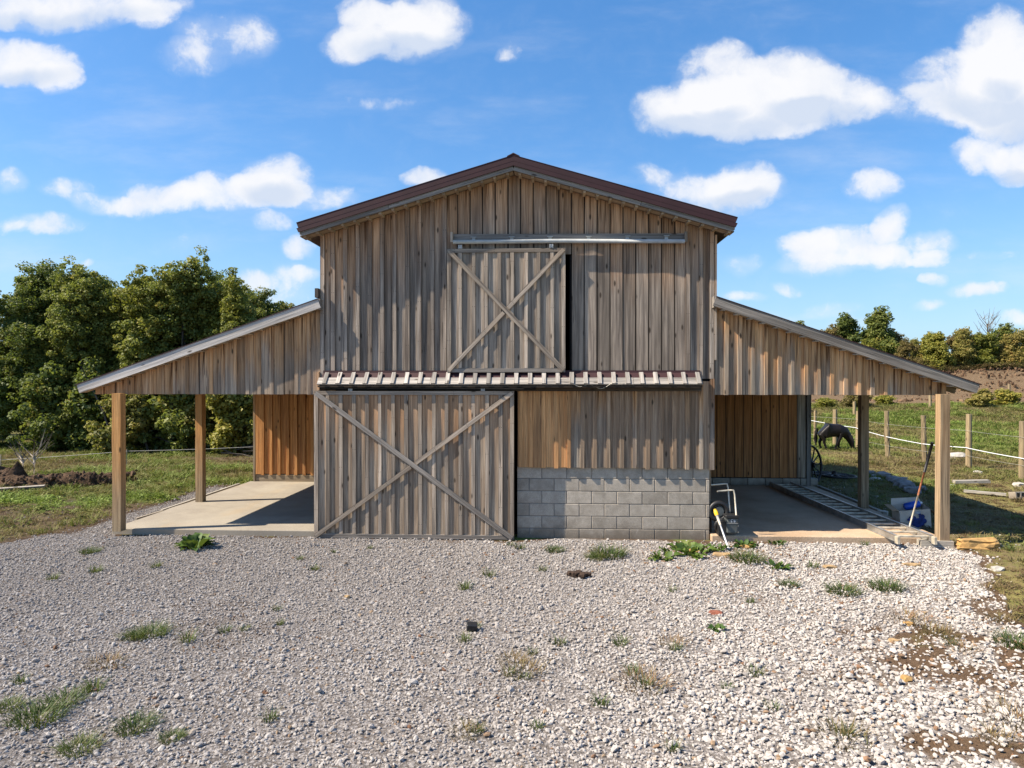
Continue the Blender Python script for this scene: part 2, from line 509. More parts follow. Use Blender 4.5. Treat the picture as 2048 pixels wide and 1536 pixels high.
def concrete(name, A, B, stain, sc_=3.0, bump=.2, pore=90.0):
    m, N, b = material(name, .9)
    tc = N.node('ShaderNodeTexCoord').outputs['Object']
    rn = N.node('ShaderNodeObjectInfo').outputs['Random']
    nn = N.node('ShaderNodeVectorMath', operation='SCALE'); nn.inputs[0].default_value = (17.1, 31.7, 53.3); N.put(nn.inputs['Scale'], rn)
    p = N.v('ADD', tc, nn.outputs[0])
    f = N.noise(p, sc_, 6, .65)
    g = N.noise(p, pore, 3, .6)
    c = N.mix(N.ss(f, .3, .7), A, B)
    v = N.m('MULTIPLY_ADD', rn, .28, .86)
    c = N.mix(1.0, c, N.comb(v, v, v), 'MULTIPLY')
    sp = N.ss(g, .35, .65, .78, 1.12)
    c = N.mix(1.0, c, N.comb(sp, sp, sp), 'MULTIPLY')
    s2 = N.ss(N.noise(N.v('MULTIPLY', p, (1, .35, 1)), 1.3, 5, .6), .52, .75, 0, .55)
    c = N.mix(s2, c, stain)
    if name == 'block':     # rain splashed mud at the foot, lime smears
        wp = N.node('ShaderNodeNewGeometry').outputs['Position']
        wz = N.sep(wp)[2]
        mud = N.m('MULTIPLY', N.ss(N.m('ADD', wz, N.m('MULTIPLY', N.noise(wp, 5, 5, .7), -.35)), -.2, .12, .75, 0), 1.0)
        c = N.mix(mud, c, (.13, .10, .07))
        sm = N.ss(N.noise(N.v('MULTIPLY', wp, (1.0, 1.0, .5)), 6.0, 6, .7), .60, .70, 0, .35)
        c = N.mix(sm, c, (.50, .46, .40))
        dk_ = N.ss(N.noise(wp, 2.3, 6, .7), .52, .72, 0, .5)
        c = N.mix(dk_, c, (.17, .15, .12))
    N.put(b.inputs['Base Color'], c)
    N.put(b.inputs['Normal'], N.bump(g, bump, .006))
    b.inputs['Specular IOR Level'].default_value = .25


concrete('block', (.34, .295, .24), (.45, .395, .325), (.22, .185, .145), 7.0, .5, 160.0)
concrete('mortar', (.17, .16, .145), (.24, .22, .20), (.15, .14, .12), 9.0, .6, 160.0)
concrete('slab concrete', (.27, .235, .19), (.35, .31, .25), (.35, .26, .16), 1.2, .12, 120.0)
concrete('worn slab concrete', (.38, .265, .17), (.50, .375, .26), (.22, .16, .11), 1.2, .25, 60.0)

# foliage
def leafmat(name, A, B, C, trans=.35):
    m, N, b = material(name, .6)
    tint = N.attr('tint')['Fac']
    rn = N.node('ShaderNodeObjectInfo').outputs['Random']
    c = N.mix(N.ss(tint, .0, .65), A, B)
    c = N.mix(N.ss(tint, .72, 1.0), c, C)
    hsv = N.node('ShaderNodeHueSaturation')
    N.put(hsv.inputs['Color'], c)
    N.put(hsv.inputs['Hue'], N.m('MULTIPLY_ADD', rn, -.035, .515))
    N.put(hsv.inputs['Value'], N.m('MULTIPLY_ADD', rn, .45, .8))
    c = hsv.outputs[0]
    N.put(b.inputs['Base Color'], c)
    b.inputs['Specular IOR Level'].default_value = .35
    tr = N.node('ShaderNodeBsdfTranslucent')
    N.put(tr.inputs['Color'], N.mix(.5, c, (.16, .20, .02)))
    mx = N.node('ShaderNodeMixShader'); mx.inputs[0].default_value = trans
    N.l.new(b.outputs[0], mx.inputs[1]); N.l.new(tr.outputs[0], mx.inputs[2])
    out = [n for n in m.node_tree.nodes if n.type == 'OUTPUT_MATERIAL'][0]
    N.l.new(mx.outputs[0], out.inputs['Surface'])
    return m


leafmat('green leaves', (.09, .125, .03), (.245, .265, .06), (.40, .31, .06), .45)
leafmat('olive leaves', (.125, .13, .032), (.30, .265, .07), (.42, .28, .08), .45)
leafmat('yellow green leaves', (.12, .14, .026), (.29, .28, .05), (.42, .33, .05), .42)
leafmat('brown green leaves', (.11, .085, .035), (.24, .18, .065), (.30, .18, .07), .42)
leafmat('dark leaves', (.07, .105, .028), (.19, .22, .05), (.34, .26, .06), .45)
leafmat('weed leaves', (.04, .085, .016), (.085, .15, .03), (.15, .18, .04), .3)
leafmat('grass blades', (.035, .065, .014), (.08, .12, .025), (.20, .17, .07), .25)


def ginst(name, cols, rough=.85, attrs='tint', trans=0.0, bump=0.0):
    """colour comes from the per-instance value 'tint' through a ramp"""
    m, N, b = material(name, rough)
    t = N.attr('tint', 'INSTANCER')['Fac']
    ramp = N.node('ShaderNodeValToRGB')
    N.put(ramp.inputs[0], t)
    el = ramp.color_ramp.elements
    while len(el) < len(cols):
        el.new(.5)
    for e, (pos, c) in zip(el, cols):
        e.position = pos; e.color = tuple(c) + (1,)
    col = ramp.outputs[0]
    if bump:
        tc = N.node('ShaderNodeTexCoord').outputs['Object']
        f = N.noise(tc, 1.5, 3, .6)
        v = N.ss(f, .3, .7, .8, 1.15)
        col = N.mix(1.0, col, N.comb(v, v, v), 'MULTIPLY')
        b.inputs['Diffuse Roughness'].default_value = .6
    N.put(b.inputs['Base Color'], col)
    b.inputs['Specular IOR Level'].default_value = .3
    if trans:
        tr = N.node('ShaderNodeBsdfTranslucent'); N.put(tr.inputs['Color'], col)
        mx = N.node('ShaderNodeMixShader'); mx.inputs[0].default_value = trans
        N.l.new(b.outputs[0], mx.inputs[1]); N.l.new(tr.outputs[0], mx.inputs[2])
        out = [n for n in m.node_tree.nodes if n.type == 'OUTPUT_MATERIAL'][0]
        N.l.new(mx.outputs[0], out.inputs['Surface'])


ginst('gravel stone', [(0, (.20, .175, .155)), (.35, (.345, .31, .28)), (.6, (.43, .39, .355)), (.88, (.50, .46, .42)), (.93, (.33, .235, .15)), (1.0, (.20, .10, .055))], .8, bump=1)
ginst('field grass', [(0, (.14, .085, .045)), (.3, (.21, .16, .075)), (.55, (.195, .19, .055)), (.8, (.16, .205, .042)), (1.0, (.19, .26, .045))], .7, trans=.3)
ginst('dirt clod', [(0, (.05, .03, .018)), (.5, (.13, .075, .042)), (1.0, (.24, .15, .085))], .95, bump=1)


# ------------------------------------------------------------------ terrain
def vnoise(x, y, seed=0):
    xi = np.floor(x).astype(np.int64); yi = np.floor(y).astype(np.int64)
    xf = x - xi; yf = y - yi
    def h(a, b):
        n = (a * 374761393 + b * 668265263 + seed * 1442695041) & 0xffffffff
        n = ((n ^ (n >> 13)) * 1274126177) & 0xffffffff
        n = n ^ (n >> 16)
        return (n & 0xffff) / 65535.0
    u = xf * xf * (3 - 2 * xf); v = yf * yf * (3 - 2 * yf)
    return (h(xi, yi) * (1 - u) + h(xi + 1, yi) * u) * (1 - v) + (h(xi, yi + 1) * (1 - u) + h(xi + 1, yi + 1) * u) * v


def fbm(x, y, seed=0, oct=4):
    s = 0; a = .5; t = 0
    for i in range(oct):
        s = s + a * vnoise(x * 2 ** i, y * 2 ** i, seed + i * 7); t += a; a *= .5
    return s / t


def sst(x, a, b):
    t = np.clip((x - a) / (b - a), 0, 1)
    return t * t * (3 - 2 * t)


def gravel_mask(x, y):
    n = (fbm(x * 1.1, y * 1.1, 3) - .5)
    right = np.interp(y, [-9, -6.4, -5.2, -4.35, -2.83, -.4, .2], [6.5, 5.9, 5.6, 5.45, 5.98, 6.85, 6.95])
    left_y = np.interp(x, [-14, -9.5, -8.2, -7.3, -6.9], [-1.6, -1.2, -.55, .1, .45])
    m = sst(right + n * .8 - x, -.12, .25)
    top = np.where(x < -6.7, left_y, .1)
    m = m * sst(top + n * 1.1 - y, -.15, .35)
    strip = sst(.62 - np.abs(x + 7.0) + n * .6, 0, .3) * sst(5.5 - y, 0, 1) * sst(y, -.5, 0)
    return np.maximum(m, strip * .8)


def dirt_patch(x, y):
    """bare brown earth among the stones"""
    n = fbm(x * 1.7 + 9, y * 1.7, 21, 5)
    f = sst(n, .60, .72) * .35
    for (cx, cy, rx, ry, a) in ((4.6, -4.6, 1.3, .8, .8), (4.5, -6.3, 1.2, .35, .9), (-2.9, -4.3, .9, .7, .7), (-3.2, -3.5, .8, .3, .6), (5.8, -3.4, .7, .9, .7),
                                (3.1, -6.1, .9, .25, .75), (3.2, -.75, .9, .55, .45), (4.4, -4.1, 1.2, .42, .9), (3.3, -5.0, .7, .3, .5), (5.4, -4.4, .5, .7, .8), (-2.2, -.35, 1.8, .25, .5), (-4.5, -1.6, 1.2, .35, .35)):
        d = ((x - cx) / rx) ** 2 + ((y - cy) / ry) ** 2
        f = np.maximum(f, a * np.clip(1.35 - d, 0, 1) * sst(fbm(x * 3.1, y * 3.1, 63, 4), .38, .54))
    return np.clip(f * np.where(x > 2.4, 1, .6), 0, 1)


def height(x, y):
    right = sst(x, 3, 14)
    h = right * (.9 * sst(y, 18, 44) + 2.5 * sst(y, 46, 57) + .6 * sst(y, 57, 90))
    h = h + right * sst(y, 42, 48) * (fbm(x * .35, y * .35, 5) - .5) * 1.6 * (1 - sst(y, 62, 70))
    off = 1 - np.maximum(gravel_mask(x, y), sst(7.4 - np.abs(x), 0, .5) * sst(y, -.6, 0) * sst(10 - y, 0, .5))
    h = h + off * (fbm(x * .8, y * .8, 8) - .5) * .10
    h = h + (fbm(x * 2.2, y * 2.2, 12) - .5) * .035 * sst(-y, .1, .8)
    h = h + sst(np.hypot(x, y), 70, 260) * 5 * (fbm(x * .01, y * .01, 4))
    # shallow dip shaped in place of a cast shadow strip, left of the drive
    h = h - .14 * np.exp(-((y - .55) / .28) ** 2) * sst(-x, 8.45, 8.9)
    return h


def graded(lo, hi, a, b, d):
    core = np.arange(a, b + 1e-6, d)
    L = []; p = a; s = d
    while p > lo:
        s *= 1.09; p -= s; L.append(p)
    H = []; p = b; s = d
    while p < hi:
        s *= 1.09; p += s; H.append(p)
    return np.array(L[::-1] + list(core) + H)


gx = graded(-420, 420, -13, 14, .11)
gy = graded(-60, 700, -7.5, 9, .11)
GX, GY = np.meshgrid(gx, gy)
GZ = height(GX, GY)
nx, ny = len(gx), len(gy)
vv = np.stack([GX.ravel(), GY.ravel(), GZ.ravel()], 1)
idx = np.arange(nx * ny).reshape(ny, nx)
ff = np.stack([idx[:-1, :-1].ravel(), idx[:-1, 1:].ravel(), idx[1:, 1:].ravel(), idx[1:, :-1].ravel()], 1)


def fastmesh(name, v, f, mat=None, smooth=False):
    me = bpy.data.meshes.new(name)
    k = f.shape[1]
    me.vertices.add(len(v)); me.vertices.foreach_set('co', v.astype(np.float32).ravel())
    me.loops.add(f.size); me.loops.foreach_set('vertex_index', f.astype(np.int32).ravel())
    me.polygons.add(len(f))
    me.polygons.foreach_set('loop_start', (np.arange(len(f)) * k).astype(np.int32))
    me.polygons.foreach_set('loop_total', np.full(len(f), k, np.int32))
    if smooth:
        me.polygons.foreach_set('use_smooth', np.ones(len(f), bool))
    if mat:
        me.materials.append(MATS[mat])
    me.update(calc_edges=True)
    return me


def dirt_zone(x, y):
    """how bare / brown the field is"""
    n = fbm(x * .9, y * .9, 31)
    L = sst(-x, 5.5, 7.5)
    Rr = sst(x, 5.5, 7)
    # left: brown band next to the drive and slab; right: shaded bare bank, dirt mound far away
    bl = L * (sst(3.2 + (n - .5) * 3 - (y + (x + 7) * .12), -.6, 1.6) * .75)
    bl = np.maximum(bl, L * np.exp(-((y - 10.7) / .8) ** 2) * .7 * sst(x, -13.5, -11))
    br = Rr * sst(6.0 - y + (n - .5) * 2, -1, 2) * sst(12 - x, 0, 3) * .5
    br = np.maximum(br, Rr * sst(9.5 - x + (n - .5) * 3, -1, 1.5) * sst(9 - y, 0, 2) * sst(y, -1.2, .3) * .55)
    br = np.maximum(br, Rr * np.exp(-((y - 13.6) / .9) ** 2 - ((x - 11.5) / 2.0) ** 2) * .7)
    far = sst(x, 2, 6) * sst(y + (n - .5) * 4, 39, 42) * (1 - sst(y, 60, 64))
    return np.clip(np.maximum(np.maximum(bl, br), far), 0, 1)


gm = fastmesh('ground', vv, ff, None, True)
for nm, val in (('gravel', gravel_mask(GX, GY) * (1 - .9 * dirt_patch(GX, GY))), ('bare', dirt_zone(GX, GY)), ('lush', sst(fbm(GX * .35, GY * .35, 41), .42, .62))):
    at = gm.attributes.new(nm, 'FLOAT', 'POINT')
    at.data.foreach_set('value', np.asarray(val, np.float32).ravel())
m, N, b = material('ground', .95)
pos = N.node('ShaderNodeNewGeometry').outputs['Position']
gr = N.attr('gravel')['Fac']; ba = N.attr('bare')['Fac']; lu = N.attr('lush')['Fac']
n1 = N.noise(pos, 2.2, 6, .65); n2 = N.noise(pos, 14, 6, .7); n3 = N.noise(pos, 60, 3, .6)
grass = N.mix(N.ss(n1, .35, .65), (.15, .145, .045), (.20, .17, .065))
grass = N.mix(N.m('MULTIPLY', lu, .6), grass, (.10, .17, .03))
dirt = N.mix(N.ss(n2, .3, .7), (.085, .055, .032), (.19, .135, .085))
dirt = N.mix(N.ss(n1, .5, .75, 0, .5), dirt, (.22, .155, .10))
c = N.mix(N.ss(N.m('ADD', ba, N.m('MULTIPLY', N.m('SUBTRACT', n2, .5), .9)), .25, .75), grass, dirt)
sv = N.voro(pos, 42.0, 'F1', 'Color')
sd = N.voro(pos, 42.0)
gcol = N.mix(N.sep(sv)[0], (.18, .16, .145), (.42, .385, .36))
gcol = N.mix(N.ss(sd, .35, .75, 0, .8), gcol, (.12, .10, .085))
gdirt = N.mix(n2, (.05, .032, .02), (.16, .105, .065))
gcol = N.mix(N.ss(gr, .35, .75), gdirt, gcol)
c = N.mix(N.ss(gr, .02, .25), c, gcol)
N.put(b.inputs['Base Color'], c)
N.put(b.inputs['Normal'], N.bump(N.m('ADD', n3, N.m('MULTIPLY', n2, 1.5)), .8, .03))
b.inputs['Specular IOR Level'].default_value = .1
b.inputs['Diffuse Roughness'].default_value = .8
gm.materials.append(m)
ground = tag(link('ground', gm), 'broad ground of pale gravel drive, patchy grass field and bare brown bank', None, None, 'structure')


def zg(x, y):
    return float(height(np.array([float(x)]), np.array([float(y)]))[0])


# ------------------------------------------------------------------ scattered stuff through geometry nodes
def scatter(name, pts, rot, scl, pick, tint, protos, label, matname=None, cat=None):
    n = len(pts)
    me = bpy.data.meshes.new(name)
    me.vertices.add(n)
    me.vertices.foreach_set('co', np.asarray(pts, np.float32).ravel())
    for nm, typ, arr, key in (('rot', 'FLOAT_VECTOR', rot, 'vector'), ('scl', 'FLOAT_VECTOR', scl, 'vector'), ('pick', 'INT', pick, 'value'), ('tintp', 'FLOAT', tint, 'value')):
        a = me.attributes.new(nm, typ, 'POINT')
        a.data.foreach_set(key, np.asarray(arr, np.int32 if typ == 'INT' else np.float32).ravel())
    ob = link(name, me)
    ng = bpy.data.node_groups.new(name, 'GeometryNodeTree')
    ng.interface.new_socket('Geometry', in_out='INPUT', socket_type='NodeSocketGeometry')
    ng.interface.new_socket('Geometry', in_out='OUTPUT', socket_type='NodeSocketGeometry')
    gi = ng.nodes.new('NodeGroupInput'); go = ng.nodes.new('NodeGroupOutput')
    g2 = ng.nodes.new('GeometryNodeGeometryToInstance')
    for pr in reversed(protos):
        oi = ng.nodes.new('GeometryNodeObjectInfo')
        oi.inputs['Object'].default_value = pr
        oi.inputs['As Instance'].default_value = True
        ng.links.new(oi.outputs['Geometry'], g2.inputs[0])
    # a join of the single instances gives the pick list
    jn = ng.nodes.new('GeometryNodeJoinGeometry')
    ng.nodes.remove(g2)
    for nd in [q for q in ng.nodes if q.bl_idname == 'GeometryNodeObjectInfo']:
        ng.links.new(nd.outputs['Geometry'], jn.inputs[0])
    iop = ng.nodes.new('GeometryNodeInstanceOnPoints')

    def na(nm, t):
        q = ng.nodes.new('GeometryNodeInputNamedAttribute'); q.data_type = t
        q.inputs['Name'].default_value = nm
        return [o for o in q.outputs if o.enabled and o.name == 'Attribute'][0]
    ng.links.new(gi.outputs[0], iop.inputs['Points'])
    ng.links.new(jn.outputs[0], iop.inputs['Instance'])
    iop.inputs['Pick Instance'].default_value = True
    ng.links.new(na('pick', 'INT'), iop.inputs['Instance Index'])
    er = ng.nodes.new('FunctionNodeEulerToRotation')
    ng.links.new(na('rot', 'FLOAT_VECTOR'), er.inputs[0])
    ng.links.new(er.outputs[0], iop.inputs['Rotation'])
    ng.links.new(na('scl', 'FLOAT_VECTOR'), iop.inputs['Scale'])
    st = ng.nodes.new('GeometryNodeStoreNamedAttribute')
    st.data_type = 'FLOAT'; st.domain = 'INSTANCE'
    st.inputs['Name'].default_value = 'tint'
    ng.links.new(iop.outputs[0], st.inputs['Geometry'])
    vs = [i for i in st.inputs if i.enabled and i.name == 'Value'][0]
    ng.links.new(na('tintp', 'FLOAT'), vs)
    ng.links.new(st.outputs[0], go.inputs[0])
    md = ob.modifiers.new('scatter', 'NODES'); md.node_group = ng
    if matname:
        me.materials.append(MATS[matname])
    return tag(ob, label, cat, None, 'stuff')


def proto(name, me):
    return bpy.data.objects.new(name, me)     # never linked: only a source for the stuff above


def stone_mesh(seed, mat, sub=1):
    bm = bmesh.new()
    bmesh.ops.create_icosphere(bm, subdivisions=sub, radius=.5)
    q = random.Random(seed)
    for v in bm.verts:
        v.co *= q.uniform(.74, 1.12)
    s = (q.uniform(.9, 1.3), q.uniform(.65, 1.0), q.uniform(.45, .7))
    for v in bm.verts:
        v.co.x *= s[0]; v.co.y *= s[1]; v.co.z *= s[2]
    me = bpy.data.meshes.new('stone'); bm.to_mesh(me); bm.free()
    me.materials.append(MATS[mat])
    me.polygons.foreach_set('use_smooth', [False] * len(me.polygons))
    return me


stones = [proto('stone', stone_mesh(40 + i, 'gravel stone')) for i in range(8)]


def in_view(x, y, m=1.12):
    c_, s_ = math.cos(rad(2.98)), math.sin(rad(2.98))
    X = x - .54; Y = y + 11.1
    f = -X * s_ + Y * c_; r = X * c_ + Y * s_
    return (np.abs(r) < f * .75 * m + .5)


def gravel_points(n, x0, x1, y0, y1, seed):
    g = np.random.default_rng(seed)
    x = g.uniform(x0, x1, n); y = g.uniform(y0, y1, n)
    den = np.clip(gravel_mask(x, y), 0, 1) ** 1.2 * (1 - .88 * dirt_patch(x, y))
    edge = .015 * (dirt_zone(x, y) > .3) * (y < 8)
    k = (g.uniform(0, 1, n) < np.maximum(den, edge)) & in_view(x, y)
    k &= ~((np.abs(x) < 3.3) & (y > -.02)) & ~((np.abs(x) < 6.75) & (y > -.07))
    return x[k], y[k], g


xs, ys, zs, ss, tn, gg = [], [], [], [], [], None
x, y, gg = gravel_points(270000, -12.5, 8.0, -7.2, 5.6, 5)
big = np.clip(.30 + .10 * (x + 3) / 4 + .3 * sst(-y, 2.5, 6.5) * sst(x, -2, 4) + .25 * sst(fbm(x * .4, y * .4, 77), .5, .65) + .25 * sst(-x, 3, 6) * sst(-y, 3, 6), .1, 1.1)
size = (.0165 + .018 * big) * np.exp(gg.normal(0, .33, len(x)))
size = np.minimum(size, .085)
white = np.clip(.40 + .30 * sst(x, -1.5, 4.5) + .18 * sst(fbm(x * .5, y * .5, 99), .45, .65) + .15 * sst(-x, 3, 6) * sst(-y, 3.5, 6), 0, .86)
tin = np.clip(white + gg.normal(0, .15, len(x)), 0, .88)
odd = gg.uniform(0, 1, len(x)) < (.035 + .07 * sst(x, 1, 5) * sst(-y, .2, 3.5) + .3 * np.exp(-((x - 3.2) / 1.2) ** 2 - ((y + .8) / .5) ** 2))
tin = np.where(odd, gg.uniform(.90, 1.0, len(x)), tin)
pts = np.stack([x, y, height(x, y) + size * gg.uniform(-.05, .42, len(x))], 1)
rot = np.stack([gg.uniform(-.5, .5, len(x)), gg.uniform(-.5, .5, len(x)), gg.uniform(0, 6.28, len(x))], 1)
scl = size[:, None] * np.stack([np.ones(len(x)) * 1.15, np.ones(len(x)), gg.uniform(.8, 1.3, len(x))], 1)
scatter('gravel', pts, rot, scl, gg.integers(0, 8, len(x)), tin, stones, 'loose pale grey and white gravel covering the drive in front of the barn', 'gravel stone')


# grass tufts
def blades(seed, n, h, spread, lean, wdt, segs=3):
    q = np.random.default_rng(seed)
    V = []; Fc = []
    for i in range(n):
        a = q.uniform(0, 6.283); r = spread * math.sqrt(q.uniform(0, 1))
        bx, by = r * math.cos(a), r * math.sin(a)
        hh = h * q.uniform(.45, 1.1)
        d = a + q.normal(0, .6); ln = lean * q.uniform(.3, 1.3)
        wd = wdt * q.uniform(.7, 1.2)
        px, py = -math.sin(d + q.normal(0, .5)), math.cos(d)
        b0 = len(V)
        for s in range(segs):
            t = s / segs
            cx = bx + math.cos(d) * ln * t * t * hh; cy = by + math.sin(d) * ln * t * t * hh; cz = hh * t * (1 - .25 * ln * t)
            ww = wd * (1 - t * .75)
            V += [(cx - px * ww, cy - py * ww, cz), (cx + px * ww, cy + py * ww, cz)]
        V.append((bx + math.cos(d) * ln * hh, by + math.sin(d) * ln * hh, hh * (1 - .25 * ln)))
        for s in range(segs - 1):
            Fc.append((b0 + 2 * s, b0 + 2 * s + 1, b0 + 2 * s + 3, b0 + 2 * s + 2))
        Fc.append((b0 + 2 * segs - 2, b0 + 2 * segs - 1, b0 + 2 * segs))
    return V, Fc


def grass_mesh(name, seed, n, h, spread, lean, wdt, mat, segs=3):
    V, Fc = blades(seed, n, h, spread, lean, wdt, segs)
    me = mesh_from(name, V, Fc, mat)
    q = np.random.default_rng(seed + 5)
    if mat != 'field grass':
        a = me.attributes.new('tint', 'FLOAT', 'FACE')
        per = segs
        tv = np.repeat(q.uniform(0, 1, n), per)[:len(me.polygons)]
        a.data.foreach_set('value', tv.astype(np.float32))
    return me


gprotos = [proto('tuft', grass_mesh('tuft', 60 + i, 16, .13, .11, .9, .0075, 'field grass', 2)) for i in range(3)]


def leafy_mesh(seed):
    q = random.Random(seed)
    V = []; Fc = []
    for i in range(14):
        a = q.uniform(0, 6.28); r = q.uniform(.0, .09); l = q.uniform(.04, .075); z0 = q.uniform(.01, .07)
        c_, s_ = math.cos(a), math.sin(a)
        x0, y0 = r * c_, r * s_
        w_ = l * .35
        b0 = len(V)
        V += [(x0, y0, z0), (x0 + c_ * l * .5 - s_ * w_, y0 + s_ * l * .5 + c_ * w_, z0 + l * .35), (x0 + c_ * l, y0 + s_ * l, z0 + l * .15),
              (x0 + c_ * l * .5 + s_ * w_, y0 + s_ * l * .5 - c_ * w_, z0 + l * .35)]
        Fc.append((b0, b0 + 1, b0 + 2, b0 + 3))
    return mesh_from('leafy', V, Fc, 'field grass')


gprotos += [proto('leafy', leafy_mesh(7)), proto('leafy', leafy_mesh(8))]


def grass_field(name, n, x0, x1, y0, y1, seed, label, hs=1.0):
    g = np.random.default_rng(seed)
    x = g.uniform(x0, x1, n); y = y0 + (y1 - y0) * g.uniform(0, 1, n) ** 1.25
    bare = dirt_zone(x, y)
    k = in_view(x, y, 1.1)
    k &= gravel_mask(x, y) < .25 * g.uniform(0, 1, n)
    k &= g.uniform(0, 1, n) > bare * .62 + .75 * (bare > .97)
    k &= ~((np.abs(x) < 6.85) & (y > -.15) & (y < 12))
    k &= ~((np.abs(x) < 8.0) & (np.abs(x) > 6.6) & (y < 6.5) & (y > -.5) & (g.uniform(0, 1, n) < .5))
    x, y, bare = x[k], y[k], bare[k]
    m_ = len(x)
    lush = sst(fbm(x * .35, y * .35, 41), .42, .60)
    wild = fbm(x * 1.5, y * 1.5, 52)
    lime = np.exp(-(((x + 9.8) / 1.9) ** 2 + ((y - 2.6) / .95) ** 2)) + .6 * np.exp(-(((x - 8.3) / 1.0) ** 2 + ((y - 3.6) / .9) ** 2))
    tint = .46 + .04 * (x < 0) + .34 * (lush - .5) - .28 * bare + (wild - .5) * .6 + .55 * lime + g.normal(0, .12, m_)
    tint += .12 * sst(y, 11, 20) * (x > 0)
    pick = np.where(g.uniform(0, 1, m_) < .18 + .6 * np.clip(lime, 0, 1), g.integers(3, 5, m_), g.integers(0, 3, m_))
    s = (.65 + .5 * (wild > .55) + .3 * lush) * g.uniform(.6, 1.3, m_) * hs * (1 - .35 * bare) * (1 + .7 * sst(y, 9, 30))
    rot = np.stack([g.normal(0, .12, m_), g.normal(0, .12, m_), g.uniform(0, 6.28, m_)], 1)
    sc3 = np.stack([s * 1.15, s * 1.15, s * g.uniform(.6, 1.1, m_)], 1)
    return scatter(name, np.stack([x, y, height(x, y) - .004], 1), rot, sc3, pick, np.clip(tint, 0, 1), gprotos, label, 'field grass')


grass_field('meadow_grass', 26000, -26, -6.4, -.9, 15, 71, 'patchy short grass and weeds of the field between the barn and the wood')
grass_field('bank_grass', 24000, 5.0, 15, -6.5, 12, 73, 'short brown and green grass on the low bank right of the barn and gravel', .8)
grass_field('pasture_grass', 50000, 9, 52, 10, 39.5, 72, 'dry and green pasture grass round the fence posts right of the barn')

# ------------------------------------------------------------------ slabs
def slab(name, x0, x1, mat, label):
    mb = MB(); mb.box(x0, x1, -.06, 5.26, -.15, .10)
    o = mb.build(name, mat, bevel=.012)
    return tag(o, label, None, None, 'structure')


slab('concrete_slab', -6.74, -3.16, 'slab concrete', 'pale clean concrete floor under the left lean-to')
slab('concrete_slab', 3.16, 6.76, 'worn slab concrete', 'brown stained concrete floor under the right lean-to')

# ------------------------------------------------------------------ barn
barn = empty('barn', (0, 0, 0), 'weathered board and batten barn with maroon roof edge and two open lean-tos', 'barn')
SL = .2935
LS = .343


def roof_z(x):
    return 6.105 - SL * abs(x)


def vboard(name, parent, mat, xc, yb, ztop, zbot, wd, th, slope=0.0, wob=.0015, segs=4, tilt=None):
    """upright board; yb = back face, front at yb-th; slope = dz/dx of its top cut"""
    V = []; Fc = []
    L = ztop - zbot
    hw = wd / 2
    for s in range(segs + 1):
        t = s / segs
        for (sx, sy) in ((-1, -1), (1, -1), (1, 1), (-1, 1)):
            jx = rnd.uniform(-wob, wob); jy = rnd.uniform(-wob, wob) if sy < 0 else 0
            z = -L * t
            if s == 0:
                z += slope * sx * hw
            V.append((sx * hw + jx, (-th if sy < 0 else 0) + jy, z))
    for s in range(segs):
        for k in range(4):
            k2 = (k + 1) % 4
            Fc.append((s * 4 + k, (s + 1) * 4 + k, (s + 1) * 4 + k2, s * 4 + k2))
    Fc.append((0, 1, 2, 3)); e = segs * 4
    Fc.append((e + 3, e + 2, e + 1, e))
    o = link(name, mesh_from(name, V, Fc, mat), parent, (xc, yb, ztop))
    o.rotation_euler = (rnd.uniform(-.0012, .0012), tilt if tilt is not None else rnd.uniform(-.0016, .0016), 0)
    return o


def beam(name, parent, mat, p0, p1, wd, th, up=(0, -1, 0), segs=5, wob=.0015):
    """bar from p0 to p1 (centre line); th is measured along 'up', wd across"""
    p0 = Vector(p0); p1 = Vector(p1)
    zax = (p0 - p1).normalized(); upv = Vector(up)
    yax = -(upv - zax * upv.dot(zax)).normalized()
    xax = yax.cross(zax)
    L = (p0 - p1).length
    V = []; Fc = []
    for s in range(segs + 1):
        for (sx, sy) in ((-1, -1), (1, -1), (1, 1), (-1, 1)):
            V.append((sx * wd / 2 + rnd.uniform(-wob, wob), sy * th / 2 + (rnd.uniform(-wob, wob) if sy < 0 else 0), -L * s / segs))
    for s in range(segs):
        for k in range(4):
            k2 = (k + 1) % 4
            Fc.append((s * 4 + k, (s + 1) * 4 + k, (s + 1) * 4 + k2, s * 4 + k2))
    Fc.append((0, 1, 2, 3)); e = segs * 4
    Fc.append((e + 3, e + 2, e + 1, e))
    o = link(name, mesh_from(name, V, Fc, mat), parent)
    o.matrix_local = Matrix(((xax.x, yax.x, zax.x, p0.x), (xax.y, yax.y, zax.y, p0.y), (xax.z, yax.z, zax.z, p0.z), (0, 0, 0, 1)))
    return o


PITCH = .2064
